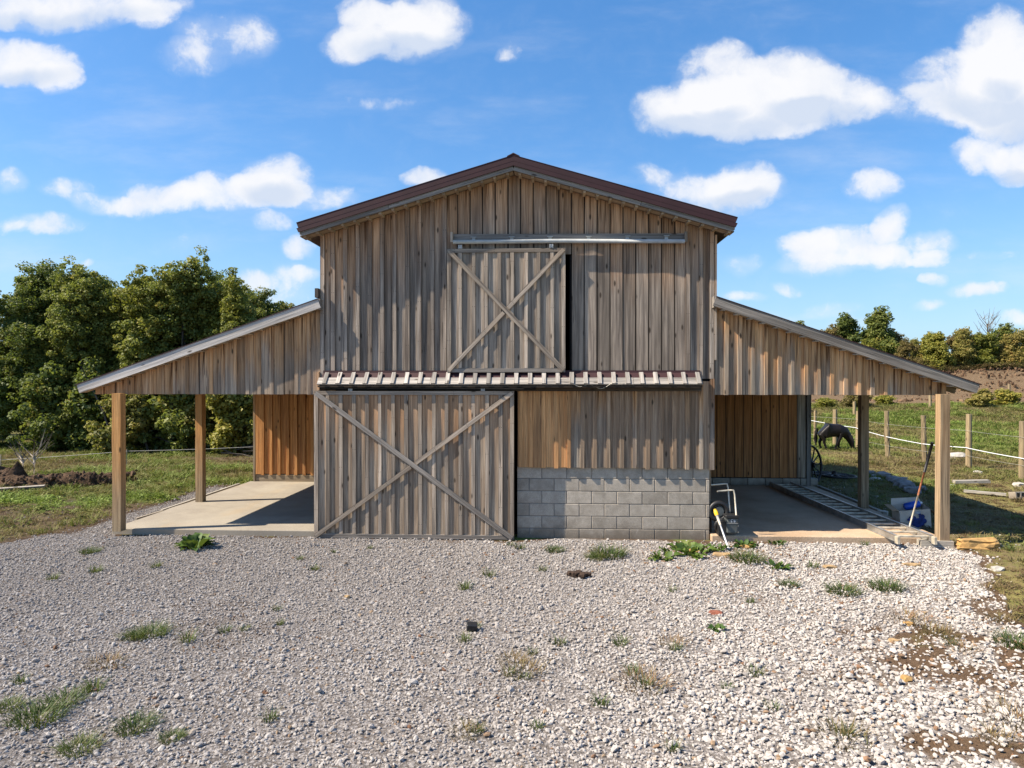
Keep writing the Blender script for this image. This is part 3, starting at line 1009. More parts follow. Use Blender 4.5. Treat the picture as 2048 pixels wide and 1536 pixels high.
# front wall: near-black sheet standing in for the shade in the board gaps, open behind the two sliding doors
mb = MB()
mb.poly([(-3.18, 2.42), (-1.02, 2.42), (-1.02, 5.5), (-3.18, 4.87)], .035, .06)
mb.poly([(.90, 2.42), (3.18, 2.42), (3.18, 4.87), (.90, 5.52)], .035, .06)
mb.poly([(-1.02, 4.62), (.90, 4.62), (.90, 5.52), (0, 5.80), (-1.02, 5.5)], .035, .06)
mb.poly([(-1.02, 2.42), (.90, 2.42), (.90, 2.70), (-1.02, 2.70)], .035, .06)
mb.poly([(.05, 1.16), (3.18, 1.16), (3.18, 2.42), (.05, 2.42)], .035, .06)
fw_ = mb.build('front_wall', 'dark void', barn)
for i in range(31):
    xc = -3.2 + PITCH * (i + .5) + (0 if i else .01)
    wd = PITCH - rnd.uniform(.007, .015)
    nobat = -1.0 < xc < 2.76
    jy = rnd.uniform(-.003, .003)
    sl = SL if xc < 0 else -SL
    if abs(xc) < .11: sl = 0
    ztop = roof_z(xc) - .20
    if i == 30:
        wd = .19
    zb = 2.60
    door_gap = .828 < xc + .09 and xc - .09 < .895
    if door_gap and xc < .9:
        # short board above the hayloft opening
        vboard('wall_board', fw_, 'facade wood', xc, .03 + jy, ztop, 4.62, wd, .027, sl)
    elif -1.05 < xc < .83:
        vboard('wall_board', fw_, 'facade wood', xc, .03 + jy, ztop, 4.60, wd, .027, sl)
    else:
        vboard('wall_board', fw_, 'facade wood', xc, .03 + jy, ztop, zb, wd, .027, sl)
    if i and not (-1.0 < xc - PITCH / 2 < 2.76):
        bxx = xc - PITCH / 2 + rnd.uniform(-.006, .006)
        vboard('batten', fw_, 'facade batten wood', bxx, .002, roof_z(bxx) - .20, 2.60, rnd.uniform(.062, .076), .024, sl)
vboard('corner_board', fw_, 'facade batten wood', -3.165, .001, roof_z(3.165) - .2, 2.60, .075, .024, SL)
vboard('corner_board', fw_, 'facade batten wood', 3.165, .001, roof_z(3.165) - .2, 2.60, .075, .024, -SL)
vboard('corner_board', fw_, 'facade batten wood', 3.225, .06, 4.9, 2.9, .035, .09, 0)
# lower wall right of the door
for i in range(15):
    xc = .155 + .2103 * i + .0
    orange = i < 4
    wd = .2103 - rnd.uniform(.004, .008)
    vboard('wall_board', fw_, 'orange lower wood' if orange else ('gable wood' if i in (4, 6) else 'lower wood'), xc, .03, 2.56, 1.158 + rnd.uniform(-.004, .006), wd, .026)
    bxx = xc + .105 + rnd.uniform(-.006, .006)
    if i < 14:
        vboard('batten', fw_, 'orange lower wood' if i < 4 else ('lower wood' if rnd.random() < .6 else 'gable wood'), bxx, .003, 2.56, 1.148 + rnd.uniform(-.01, .012),
               rnd.uniform(.055, .075), .012 if i < 3 else .026)
vboard('corner_board', fw_, 'facade batten wood', 3.178, .004, 2.6, 1.14, .07, .026)
# concrete blocks
mb = MB(); mb.box(.05, 3.14, .052, .24, -.1, 1.16)
bw = mb.build('block_wall', 'mortar', barn)
BH, BL = .2032, .4064
for r in range(6):
    z0 = -.04 + BH * r + .0
    off = 0 if r % 2 else -BL / 2
    k = 0
    while True:
        x0 = .045 + off + k * BL
        x1 = x0 + BL - .010
        k += 1
        if x0 > 3.12: break
        xa, xb = max(x0, .045), min(x1, 3.146)
        if xb - xa < .05: continue
        zt = min(z0 + BH - .009, 1.17)
        mb = MB(); mb.box(-(xb - xa) / 2, (xb - xa) / 2, -.1, .1, 0, zt - z0)
        mb.build('concrete_block', 'block', bw, ((xa + xb) / 2, .142 + rnd.uniform(-.002, .002), z0), bevel=.006)
beam('side_stud', barn, 'post wood', (3.21, .35, 2.3), (3.21, .35, .32), .045, .09)
beam('side_stud', barn, 'bark', (3.19, .22, .5), (3.19, .22, -.05), .05, .09)

# side walls and the back of the barn, rooms behind the lean-tos
for s in (-1, 1):
    mb = MB()
    mb.box(min(s * 3.2, s * 3.14), max(s * 3.2, s * 3.14), .30, 9.0, 0, roof_z(3.2) - .04)
    for k in range(42):
        yy = .35 + k * .206
        mb.box(min(s * 3.2, s * 3.225), max(s * 3.2, s * 3.225), yy, yy + .065, 0, roof_z(3.2) - .17)
    mb.box(min(s * 6.62, s * 6.56), max(s * 6.62, s * 6.56), 5.32, 9.0, .0, 2.42)
    mb.build('side_wall', 'lower wood', barn)
mb = MB()
mb.poly([(-3.2, 0), (3.2, 0), (3.2, roof_z(3.2) - .04), (0, roof_z(0) - .04), (-3.2, roof_z(3.2) - .04)], 9.0, 9.06)
mb.poly([(-6.62, 0), (-3.2, 0), (-3.2, 3.6), (-6.62, 2.45)], 9.0, 9.06)
mb.poly([(3.2, 0), (6.62, 0), (6.62, 2.45), (3.2, 3.6)], 9.0, 9.06)
mb.build('back_wall', 'lower wood', barn)
mb = MB(); mb.box(-3.1, 3.1, .3, 8.95, -.1, .02); mb.box(-3.1, 3.1, .35, 8.95, 2.45, 2.6)
mb.build('barn_floor', 'dark inner wood', barn)

# main roof
mr = None
mb = MB()
for s in (-1, 1):
    P = [(0, 6.09), (s * 3.47, roof_z(3.47) - .015), (s * 3.47, roof_z(3.47) - .05), (0, 6.055)]
    if s > 0: P = P[::-1]
    mb.poly(P, -.29, 9.3)
    for k in range(11):   # ribs of the sheets
        pass
for k in range(42):
    y0 = -.20 + k * .2286
    for s in (-1, 1):
        P = [(0, 6.115), (s * 3.47, roof_z(3.47) + .008), (s * 3.47, roof_z(3.47) - .012), (0, 6.095)]
        if s > 0: P = P[::-1]
        mb.poly(P, y0, y0 + .03)
mr = mb.build('main_roof', 'maroon metal', barn)
for s in (-1, 1):
    # folded maroon rake trim, slightly rounded outwards
    z0 = lambda x: roof_z(x)
    mb = MB()
    for (ya, yb, d0, d1) in ((-.318, -.292, .0, .085), (-.3165, -.292, .085, .155)):
        P = [(0, 6.125 - d0), (s * 3.49, 6.125 - SL * 3.49 - d0 + 0), (s * (3.49 - .03), 6.125 - SL * 3.46 - d1), (0, 6.125 - d1)]
        if s > 0: P = P[::-1]
        mb.poly(P, ya, yb)
    P = [(0, 6.135), (s * 3.49, 6.135 - SL * 3.49), (s * 3.49, 6.127 - SL * 3.49), (0, 6.127)]
    if s > 0: P = P[::-1]
    mb.poly(P, -.322, -.05)
    mb.build('rake_trim', 'maroon metal', mr)
    # wooden fascia under the trim, in two lengths
    for (a, c_) in ((.004, 2.0), (2.006, 3.44)):
        beam('fascia', mr, 'dull fascia wood', (s * c_, -.275, 6.125 - SL * c_ - .185), (s * a, -.275, 6.125 - SL * a - .185), .075, .03, up=(0, -1, 0))
    # soffit boards running down the rake under the overhang
    beam('soffit_board', mr, 'pale soffit wood', (s * .01, -.13, 6.105 - .195), (s * 3.45, -.13, roof_z(3.45) - .195), .26, .018, up=(0, 0, 1))
    # lookouts that scallop the soffit
    for k in range(17):
        xx = s * (.10 + .205 * k)
        z = roof_z(xx) - .215
        beam('lookout', mr, 'pale soffit wood', (xx, -.255, z), (xx, -.005, z), .045, .028 + rnd.uniform(0, .012), up=(0, 0, 1), segs=1)
    # rafter tails at the eave
    for k in range(24):
        yy = .05 + k * .38
        beam('rafter_tail', mr, 'pale soffit wood', (s * 3.18, yy, roof_z(3.18) - .10), (s * 3.42, yy, roof_z(3.42) - .10), .05, .09, up=(0, 0, 1), segs=1)
    beam('eave_fascia', mr, 'pale soffit wood', (s * 3.45, -.25, roof_z(3.45) - .10), (s * 3.45, 9.2, roof_z(3.45) - .10), .03, .12, up=(0, 0, 1))
    mb = MB()
    P = [(s * 3.21, roof_z(3.21) - .155), (s * 3.46, roof_z(3.46) - .155), (s * 3.46, roof_z(3.46) - .17), (s * 3.21, roof_z(3.21) - .17)]
    if s > 0: P = P[::-1]
    mb.poly(P, 0.0, 9.2)
    mb.build('eave_soffit', 'pale soffit wood', mr)
mb = MB()
mb.poly([(-.10, 6.105), (0, 6.150), (.10, 6.105), (.10, 6.118), (0, 6.168), (-.10, 6.118)][::-1], -.325, 9.3)
mb.build('ridge_cap', 'maroon metal', mr)


# ---------- sliding doors
def sliding_door(name_label, x0, x1, z0, z1, yb, mats, nb, woodmat):
    d = MB()
    d.box(x0 + .02, x1 - .02, yb - .003, yb + .012, z0 + .02, z1 - .02)
    o = d.build('sliding_door', 'dark inner wood', barn)
    o['label'] = name_label
    W_ = x1 - x0
    pitch = W_ / nb
    for i in range(nb):
        vboard('board', o, woodmat, x0 + pitch * (i + .5), yb - .003, z1 - .01, z0 + .01, pitch - rnd.uniform(.003, .007), .022)
    fm = 'door batten wood'
    yf = yb - .025
    fwid = .065
    for i in range(1, nb):
        if abs(i * pitch - W_) < .1: continue
        vboard('batten', o, fm, x0 + pitch * i + rnd.uniform(-.008, .008), yf, z1 - fwid - .002, z0 + fwid + .002, rnd.uniform(.052, .07), .022)
    vboard('stile', o, fm, x0 + fwid / 2, yf, z1 - fwid, z0 + fwid, fwid, .024)
    vboard('stile', o, fm, x1 - fwid / 2, yf, z1 - fwid, z0 + fwid, fwid, .024)
    beam('rail', o, fm, (x1, yf - .012, z1 - fwid / 2), (x0, yf - .012, z1 - fwid / 2), fwid, .024)
    beam('rail', o, 'dull fascia wood', (x1, yf - .012, z0 + fwid / 2), (x0, yf - .012, z0 + fwid / 2), fwid, .024)
    yy = yf - .037
    cx_, cz_ = (x0 + x1) / 2, (z0 + z1) / 2
    beam('brace', o, 'dull fascia wood' if nb > 10 else 'hayloft door wood', (x0 + .03, yy, z1 - .03), (x1 - .03, yy, z0 + .03), .072, .024)
    dv = Vector((x1 - x0, 0, z1 - z0)).normalized() * .05
    beam('brace', o, fm, (x1 - .03, yy, z1 - .03), (cx_ + dv.x, yy, cz_ + dv.z), .072, .024)
    beam('brace', o, fm, (cx_ - dv.x, yy, cz_ - dv.z), (x0 + .03, yy, z0 + .03), .072, .024)
    return o


big = sliding_door('wide lower sliding door with crossed braces', -3.262, .003, .012, 2.402, -.115, None, 15, 'door wood')
loft = sliding_door('smaller hayloft sliding door with crossed braces', -1.088, .825, 2.705, 4.705, -.045, None, 9, 'hayloft door wood')
for (xx, zz, yy, dd) in ((-2.66, 2.42, -.15, big), (-.50, 2.42, -.15, big), (-.875, 4.745, -.09, loft), (.60, 4.745, -.09, loft)):
    mb = MB()
    mb.box(-.035, .035, -.012, .012, -.005, .012); mb.box(-.01, .01, -.01, .01, .0, .05); mb.box(-.03, -.014, -.02, .02, .015, .05); mb.box(.014, .03, -.02, .02, .015, .05)
    mb.build('hanger', 'galvanised metal', dd, (xx, yy, zz - .03))
# hayloft track
tb = beam('track_board', barn, 'dull fascia wood', (2.73, -.02, 4.875), (-1.0, -.02, 4.905), .10, .035)
for (xa, z_) in ((-1.01, 4.865), (2.74, 4.835)):
    vboard('end_stop', barn, 'hayloft door wood', xa, -.04, z_ + .105, z_ - .06, .035, .085)
mb = MB()
mb.tube([(-.99, -.085, 4.815), (.8, -.085, 4.815), (2.72, -.085, 4.79)], .033, 14)
rail = mb.build('track_rail', 'galvanised metal', barn, smooth=True)
for k in range(6):
    xx = -.66 + k * .62
    mb = MB(); mb.box(-.028, .028, -.004, .004, -.035, .03); mb.box(-.045, .045, -.03, -.004, .022, .03)
    mb.build('bracket', 'galvanised metal', rail, (xx, -.042, 4.87 - .002 * k))
# lower track hidden in shade under the pent roof
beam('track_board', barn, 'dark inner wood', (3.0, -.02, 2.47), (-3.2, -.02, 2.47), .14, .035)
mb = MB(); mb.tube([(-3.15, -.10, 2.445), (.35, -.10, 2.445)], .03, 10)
mb.build('track_rail', 'black iron', barn, smooth=True)

# ---------- pent roof over the lower door
pr_ = MB()
pr_.v = []
a0, a1 = (-.035, 2.735), (-.085, 2.655)
def quadstrip(mb, y0, z0, y1, z1, x0, x1, th):
    n = Vector((0, z1 - z0, -(y1 - y0))).normalized() * th
    if n.z > 0: n = -n
    b0 = len(mb.v)
    for x in (x0, x1):
        mb.v += [(x, y0, z0), (x, y1, z1), (x, y1 + n.y, z1 + n.z), (x, y0 + n.y, z0 + n.z)]
    mb.f += [tuple(b0 + i for i in q) for q in ((0, 1, 2, 3), (7, 6, 5, 4), (0, 4, 5, 1), (1, 5, 6, 2), (2, 6, 7, 3), (3, 7, 4, 0))]
quadstrip(pr_, -.030, 2.700, -.12, 2.610, -3.15, 2.98, .012)
quadstrip(pr_, -.030, 2.735, -.034, 2.68, -3.15, 2.98, .004)
pent = pr_.build('pent_roof', 'maroon metal', barn)
for (xa, xb) in ((-3.19, -1.35), (-1.345, .5), (.505, 1.9), (1.905, 2.98)):
    beam('roof_board', pent, 'pent wood', (xb, -.176, 2.560), (xa, -.176, 2.560), .145, .022, up=(0, -.71, .71))
beam('drip_board', pent, 'dark inner wood', (2.97, -.215, 2.477), (-3.18, -.215, 2.477), .03, .02, up=(0, -1, 0))
for k in range(28):
    xx = -3.07 + k * .222
    p0 = (xx, -.066, 2.700); p1 = (xx, -.245, 2.521)
    beam('batten', pent, 'pent wood', p0, p1, .065, .026, up=(0, -.71, .71), segs=2, wob=.003)
vboard('end_board', pent, 'door wood', -3.225, .0, 2.71, 2.42, .04, .07)
# loose cord hanging off the pent roof
mb = MB()
pts_ = []
for k in range(30):
    t = k / 29
    pts_.append((.75 + 1.0 * t, -.22 - .03 * math.sin(t * 9), 2.60 - .13 * math.sin(t * math.pi * .9) + .03 * math.sin(t * 17)))
mb.tube(pts_, .0035, 5)
mb.build('cord', 'cream paint', pent)

# ---------- lean-tos
for s, X1, XB in ((-1, 7.235, 7.06), (1, 7.20, 6.82)):
    zt = lambda x: 3.895 - LS * (abs(x) - 3.2)
    mb = MB()
    P = [(s * 3.2, 3.875), (s * (X1 + .03), zt(X1 + .03) - .02), (s * (X1 + .03), zt(X1 + .03) - .05), (s * 3.2, 3.845)]
    if s > 0: P = P[::-1]
    mb.poly(P, -.16, 9.2)
    P = [(s * 3.2, 3.905), (s * (X1 + .05), zt(X1 + .05) + .008), (s * (X1 + .05), zt(X1 + .05) - .004), (s * 3.2, 3.893)]
    if s > 0: P = P[::-1]
    mb.poly(P, -.185, 9.2)
    lt = mb.build('lean_to', 'maroon metal', barn)
    lt['label'] = 'left lean-to with silvery fascia' if s < 0 else 'right lean-to with dull grey fascia'
    fm = 'fascia wood' if s < 0 else 'dull fascia wood'
    beam('fascia', lt, fm, (s * 3.17, -.160, zt(3.17) - .078), (s * X1, -.160, zt(X1) - .078), .148, .03, up=(0, -1, 0), segs=8, wob=.002)
    vboard('end_board', lt, 'dull fascia wood', s * 3.19, -.0, zt(3.2) + .01, zt(3.2) - .165, .05, .15)
    beam('soffit_board', lt, 'pale soffit wood', (s * 3.2, -.08, zt(3.2) - .145), (s * (X1 - .03), -.08, zt(X1 - .03) - .145), .15, .014, up=(0, 0, 1))
    n = 18 if s > 0 else 18
    for k in range(n):
        xx = s * (3.33 + .207 * k)
        z = zt(xx) - .160
        beam('lookout', lt, 'fascia wood' if s > 0 else 'pale soffit wood', (xx, -.142, z), (xx, -.004, z), .07, .014, up=(s * .1, 0, 1), segs=1)
    # gable boards above the opening
    nb = int((XB - 3.2) / .2064) + 1
    for k in range(nb):
        xa = 3.2 + k * .2064; xb = min(xa + .2064, XB)
        if xb - xa < .03: continue
        xc = (xa + xb) / 2
        vboard('board', lt, 'gable wood', s * xc, .03 + rnd.uniform(-.003, .003), zt(xc) - .15, 2.344 + rnd.uniform(-.004, .003), (xb - xa) - .006, .027, -LS * s)
        if k and not (s < 0 and k % 7 == 3):
            xx = xa + rnd.uniform(-.006, .006)
            vboard('batten', lt, 'gable wood', s * xx, .003, zt(xx) - .15, 2.344 + rnd.uniform(-.004, .003), rnd.uniform(.05, .07), .024 if s > 0 else .012, -LS * s)
    mb = MB()
    Pz = [(s * 3.2, 2.36), (s * (XB - .05), 2.36), (s * (XB - .05), zt(XB - .05) - .16), (s * 3.2, 3.7)]
    if s < 0: Pz = Pz[::-1]
    mb.poly(Pz, .034, .05)
    mb.build('gable_backing', 'dark inner wood', lt)
    # framing
    px = 6.53 if s < 0 else 6.66
    for yy in (-.19 + .07 + .14, 2.47):
        o = beam('post', lt, 'left post wood' if s < 0 else 'right post wood', (s * px, yy if yy > 1 else .115 - .3 + .0, 2.36 if yy < 1 else 2.42), (s * px, yy if yy > 1 else .115 - .3, .09), .145, .145, segs=6, wob=.003)
    beam('tie_beam', lt, 'post wood', (s * px, .06, 2.48), (s * px, 5.3, 2.48), .09, .14, up=(0, 0, 1))
    for k in range(10):
        yy = .25 + k * .55
        beam('rafter', lt, 'lower wood', (s * 3.24, yy, zt(3.24) - .13), (s * 7.1, yy, zt(7.1) - .13), .045, .14, up=(0, 0, 1), segs=1)
    # wall of the room at the back
    mb = MB(); 
    mb.box(min(s * 3.2, s * 6.6), max(s * 3.2, s * 6.6), 5.28, 5.31, .1, 2.45)
    P = [(s * 3.2, 2.45), (s * 6.6, 2.45), (s * 6.6, zt(6.6) - .16), (s * 3.2, 3.7)]
    if s < 0: P = P[::-1]
    mb.poly(P, 5.28, 5.31)
    rw = mb.build('rear_wall', 'dark inner wood', lt)
    wm = 'orange wood' if s < 0 else 'brown wood'
    k = 0
    edge = 6.62 if s < 0 else 6.60
    while True:
        xb = edge - k * .2064; xa = xb - .2064
        if xa < 3.2: break
        xc = s * (xa + xb) / 2
        mt = wm
        if k == 0 and s > 0: mt = 'gable wood'
        if k == 1 and s > 0: mt = 'brown wood'
        vboard('board', rw, mt, xc, 5.275, 2.75, .28 + rnd.uniform(0, .01), .2, .025)
        if s < 0:
            vboard('batten', rw, wm, s * xa, 5.248, 2.75, .26, .07, .03)
        k += 1
    if s < 0:
        vboard('corner_board', rw, 'post wood', s * 6.62, 5.25, 2.75, .1, .05, .03)
        vboard('corner_board', rw, 'orange wood', s * 6.52, 5.25, 2.75, .28, .20, .028)
        beam('base_board', rw, 'post wood', (-3.25, 5.262, .185), (-6.62, 5.262, .185), .165, .04)
    else:
        vboard('corner_board', rw, 'dull fascia wood', 6.66, 5.30, 2.75, .1, .10, .08)
        for q in range(9):
            mb = MB(); mb.box(-.197, .197, -.09, .09, 0, .16)
            mb.build('concrete_block', 'block', rw, (3.42 + q * .4064, 5.32, .105), bevel=.006)
# turned up flashing on the left where the lean-to meets the wall
mb = MB(); mb.box(-3.26, -3.205, -.12, 1.5, 3.93, 4.08)
mb.build('flashing', 'dull fascia wood', barn)

# loose boards beside the slabs
for (p0, p1, wd, th, mt, lab) in (
        ((-6.85, 4.9, .06), (-6.85, 1.6, .05), .05, .09, 'old plank wood', 'long thin form board lying along the outer edge of the left slab'),
        ((-6.92, .9, .05), (-6.62, 3.3, .07), .05, .05, 'pale bark', 'short weathered stake lying beside the left slab near the front post'),
        ((6.30, -.20, .05), (6.78, -.22, .05), .14, .10, 'old plank wood', 'short pale timber block at the foot of the front right post'),
        ((6.86, 5.2, .07), (6.85, 2.0, .06), .06, .10, 'old plank wood', 'pale form board lying along the outer edge of the right slab')):
    o = beam('loose_board', None, mt, p0, p1, wd, th, up=(0, 0, 1))
    tag(o, lab, 'board')


# ------------------------------------------------------------------ trees
def leaf_cloud(q, clumps, per, leaf, out):
    """clumps: array of (x,y,z,r).  returns verts, faces, tint for small bent leaves"""
    n = len(clumps) * per
    c = np.repeat(clumps, per, 0)
    d = q.normal(0, 1, (n, 3)); d /= np.linalg.norm(d, axis=1)[:, None]
    rr = c[:, 3] * q.uniform(.35, 1.05, n) ** .6
    P = c[:, :3] + d * rr[:, None] * np.array([1.0, 1.0, .72])
    nrm = d * .55 + q.normal(0, .5, (n, 3)) + np.array([0, 0, .45])
    nrm /= np.linalg.norm(nrm, axis=1)[:, None]
    a = q.normal(0, 1, (n, 3)); a -= nrm * (a * nrm).sum(1)[:, None]; a /= np.linalg.norm(a, axis=1)[:, None]
    b_ = np.cross(nrm, a)
    L = (leaf * q.uniform(.6, 1.3, n))[:, None]
    wdt = L * q.uniform(.3, .5, n)[:, None]
    v0 = P - a * L * .5
    v1 = P + b_ * wdt + nrm * L * .12
    v2 = P + a * L * .5
    v3 = P - b_ * wdt + nrm * L * .12
    V = np.stack([v0, v1, v2, v3], 1).reshape(-1, 3)
    F = np.arange(n * 4).reshape(n, 4)
    ct = np.repeat(q.uniform(0, 1, len(clumps)), per)
    t = np.clip(ct * .6 + q.uniform(0, .4, n), 0, 1)
    return V, F, t


def tree_meshes(seed, H, rx, ry, z0, nclump, per, leaf, crad, matleaf, matbark, ragged=1.0, lobes=6, trunk_r=.13):
    q = np.random.default_rng(seed)
    # lobes inside the crown volume
    lob = []
    for i in range(lobes):
        t = i / max(1, lobes - 1)
        z = z0 + (H - z0) * (.12 + .76 * t)
        rad_ = (1 - .55 * t) if t > .35 else (.75 + .25 * t / .35)
        a = q.uniform(0, 6.283)
        off = .62 * rad_ * q.uniform(.3, 1)
        lob.append((rx * off * math.cos(a), ry * off * math.sin(a), z, (.60 * rx * rad_) * q.uniform(.7, 1.15) * (6 / max(6, lobes)) ** .42, (H - z0) / min(lobes, 7) * q.uniform(.9, 1.5)))
    lob.append((q.uniform(-.15, .15) * rx, 0, H - (H - z0) * .12, rx * .3, (H - z0) * .13))
    cl = []
    while len(cl) < nclump:
        l = lob[q.integers(0, len(lob))]
        d = q.normal(0, 1, 3); d /= np.linalg.norm(d)
        k = q.uniform(.55, 1.22) if q.uniform() < .8 else q.uniform(.2, .7)
        x, y, z = l[0] + d[0] * l[3] * k, l[1] + d[1] * l[3] * k * ry / rx, l[2] + d[2] * l[4] * k
        if z < z0 * .6: continue
        cl.append((x, y, z, crad * q.uniform(.55, 1.35) * ragged))
    cl = np.array(cl)
    V, F, t = leaf_cloud(q, cl, per, leaf, None)
    V[:, 2] = np.maximum(V[:, 2], .02)
    cm = fastmesh('crown', V, F, matleaf)
    at = cm.attributes.new('tint', 'FLOAT', 'FACE'); at.data.foreach_set('value', t.astype(np.float32))
    mb = MB()
    pr = random.Random(seed)
    top = Vector((pr.uniform(-.2, .2), pr.uniform(-.2, .2), H * .82))
    tp = []
    for k in range(7):
        u = k / 6
        tp.append(Vector((top.x * u + pr.uniform(-.07, .07) * H * .1 * (k > 0), top.y * u + pr.uniform(-.07, .07) * H * .1 * (k > 0), top.z * u - (.15 if k == 0 else 0))))
    mb.tube(tp, [trunk_r * (1.25 if k == 0 else 1) * (1 - .85 * k / 6) for k in range(7)], 7)
    for i in range(9):
        l = cl[pr.randrange(len(cl))]
        e = Vector(l[:3]); zf = min(.9, max(.15, (e.z * .55) / top.z))
        k = int(zf * 6); s_ = tp[k].lerp(tp[min(6, k + 1)], zf * 6 - k)
        md = s_.lerp(e, .5) + Vector((0, 0, .12 * H * .3))
        r0 = trunk_r * (1 - .8 * zf) * .6
        mb.tube([s_, md, e], [r0, r0 * .55, r0 * .15], 5)
    tm = mesh_from('trunk', mb.v, mb.f, matbark, True)
    return tm, cm


def place_tree(name, meshes, x, y, s, rz, label, cat='tree', group=None, sz=None, z=None):
    e = empty(name, (x, y, zg(x, y) if z is None else z), label, cat, group, rz)
    e.scale = (s, s, sz or s)
    link('trunk', meshes[0], e); link('crown', meshes[1], e)
    return e


TV = [tree_meshes(101, 7.4, 3.5, 2.5, .4, 1060, 74, .098, .25, 'green leaves', 'bark', lobes=17),
      tree_meshes(102, 7.2, 3.3, 2.4, .5, 1000, 74, .098, .25, 'olive leaves', 'bark', lobes=17),
      tree_meshes(103, 7.1, 3.5, 2.4, .3, 1060, 74, .098, .24, 'yellow green leaves', 'bark', lobes=16),
      tree_meshes(104, 7.4, 3.3, 2.4, .5, 1000, 74, .098, .27, 'dark leaves', 'bark', lobes=17)]
SV = [tree_meshes(111, 2.2, 1.3, 1.1, .1, 110, 60, .12, .28, 'dark leaves', 'bark', lobes=4, trunk_r=.04),
      tree_meshes(112, 1.9, 1.1, 1.0, .1, 100, 60, .12, .26, 'olive leaves', 'bark', lobes=4, trunk_r=.04),
      tree_meshes(113, 1.7, 1.0, .9, .1, 90, 60, .11, .24, 'yellow green leaves', 'bark', lobes=3, trunk_r=.04)]
GW = 'trees along the edge of the wood'
left = [(-21.5, 13.6, .90, 0, 'tall green tree at the far left edge of the wood'),
        (-19.2, 14.4, .90, 3, 'dark tall tree whose high rounded top stands at the left of the wood'),
        (-17.0, 13.8, .89, 0, 'tall bushy green tree behind the bare sapling, left part of the wood'),
        (-15.1, 14.2, .90, 2, 'yellowish green tree standing in the middle of the wood edge'),
        (-13.2, 14.0, .93, 0, 'green tree of the wood edge rising above the outer end of the left lean-to'),
        (-11.6, 14.6, .88, 2, 'yellowish green tree above the middle of the left lean-to roof'),
        (-10.8, 13.9, .68, 3, 'dark lower tree at the right end of the wood just left of the barn'),
        (-18.2, 15.4, .93, 2, 'yellowish green tree filling the gap at the left of the wood edge'),
        (-14.2, 15.4, .92, 1, 'olive tree behind the outer end of the left lean-to fascia'),
        (-12.4, 15.6, .86, 0, 'green tree filling the wood edge above the left lean-to roof'),
        (-9.0, 14.6, .55, 1, 'small olive tree seen between the left lean-to posts'),
        (-7.0, 15.2, .52, 3, 'low dark tree behind the back left room of the barn')]
for i, (x, y, s, k, lab) in enumerate(left):
    place_tree('broadleaf_tree', TV[k], x, y, s, i * 1.7, lab, 'tree', GW)
for i in range(15):
    x = -26 + i * 1.55 + rnd.uniform(-.3, .3)
    s = float(np.interp(x, [-26, -17, -12, -8, -3], [.90, .93, .86, .55, .45])) * rnd.uniform(.93, 1.02)
    place_tree('broadleaf_tree', TV[rnd.choice([0, 1, 3, 3])], x, 17.6 + rnd.uniform(-.6, 1.2), s, rnd.uniform(0, 6), 'broadleaf tree deep in the wood, only partly showing behind the front trees',
               'tree', 'trees deep in the wood')
for i in range(12):
    x = -24 + i * 1.7
    s = float(np.interp(x, [-26, -17, -12, -8, -3], [.92, .96, .84, .55, .45]))
    place_tree('broadleaf_tree', TV[[3, 0, 3, 1][i % 4]], x, 20.6 + rnd.uniform(-.5, .5), s, rnd.uniform(0, 6), 'broadleaf tree deep in the wood, only partly showing behind the front trees',
               'tree', 'trees deep in the wood')
sh_l = ['left of the bare sapling', 'behind the bare sapling', 'at the foot of the wood left of the front post', 'behind the front left post', 'between the two left posts',
        'in the gap between the posts, brighter than its neighbours', 'just left of the rear left post', 'right of the rear left post', 'beside the back left room']
for i, x in enumerate((-17.6, -15.9, -14.3, -12.8, -11.6, -10.5, -9.5, -8.5, -7.4)):
    k = (0, 0, 1, 0, 1, 2, 0, 1, 0)[i]
    place_tree('shrub', SV[k], x, 12.5 + .35 * math.sin(i * 2.1), 1.15 + .3 * math.sin(i * 3), i * 2.0, ('dark', 'olive', 'yellow green')[k] + ' shrub ' + sh_l[i], 'shrub', 'undergrowth shrubs')
place_tree('shrub', SV[2], -8.1, 11.2, .62, 2.0, 'small yellowish bush on the grass right of the rear left post', 'shrub')
# leaning pale stems in the wood edge
for (x, y, dx_, h, lab) in ((-14.6, 12.2, -1.5, 3.0, 'leaning pale bare stem in front of the dark wood, left of the front post'),
                            (-13.5, 12.3, -1.0, 2.2, 'shorter leaning bare stem beside the longer one at the wood edge'),
                            (-10.6, 12.2, .9, 2.6, 'thin bare stem slanting behind the left lean-to opening')):
    mb = MB(); mb.tube([(x, y, -.1), (x + dx_ * .4, y + .1, h * .5), (x + dx_, y + .3, h)], [.05, .04, .015], 6)
    tag(mb.build('leaning_sapling', 'pale bark', smooth=True), lab, 'sapling')
# fallen branches near the back left room
mb = MB()
q = random.Random(5)
for i in range(16):
    x = -9.6 + q.uniform(-1.2, 1.8); y = 11.6 + q.uniform(-.3, .5)
    L = q.uniform(.5, 1.5); a = q.uniform(-.4, .5)
    mb.tube([(x, y, .06 + q.uniform(0, .3)), (x + L * .5, y + .1, .16 + L * .5 * a * .6), (x + L, y + .2, .15 + L * a)], [.03, .022, .008], 5)
tag(mb.build('brush_pile', 'pale bark', smooth=True), 'tangle of fallen pale branches on the ground at the wood edge', 'branches')

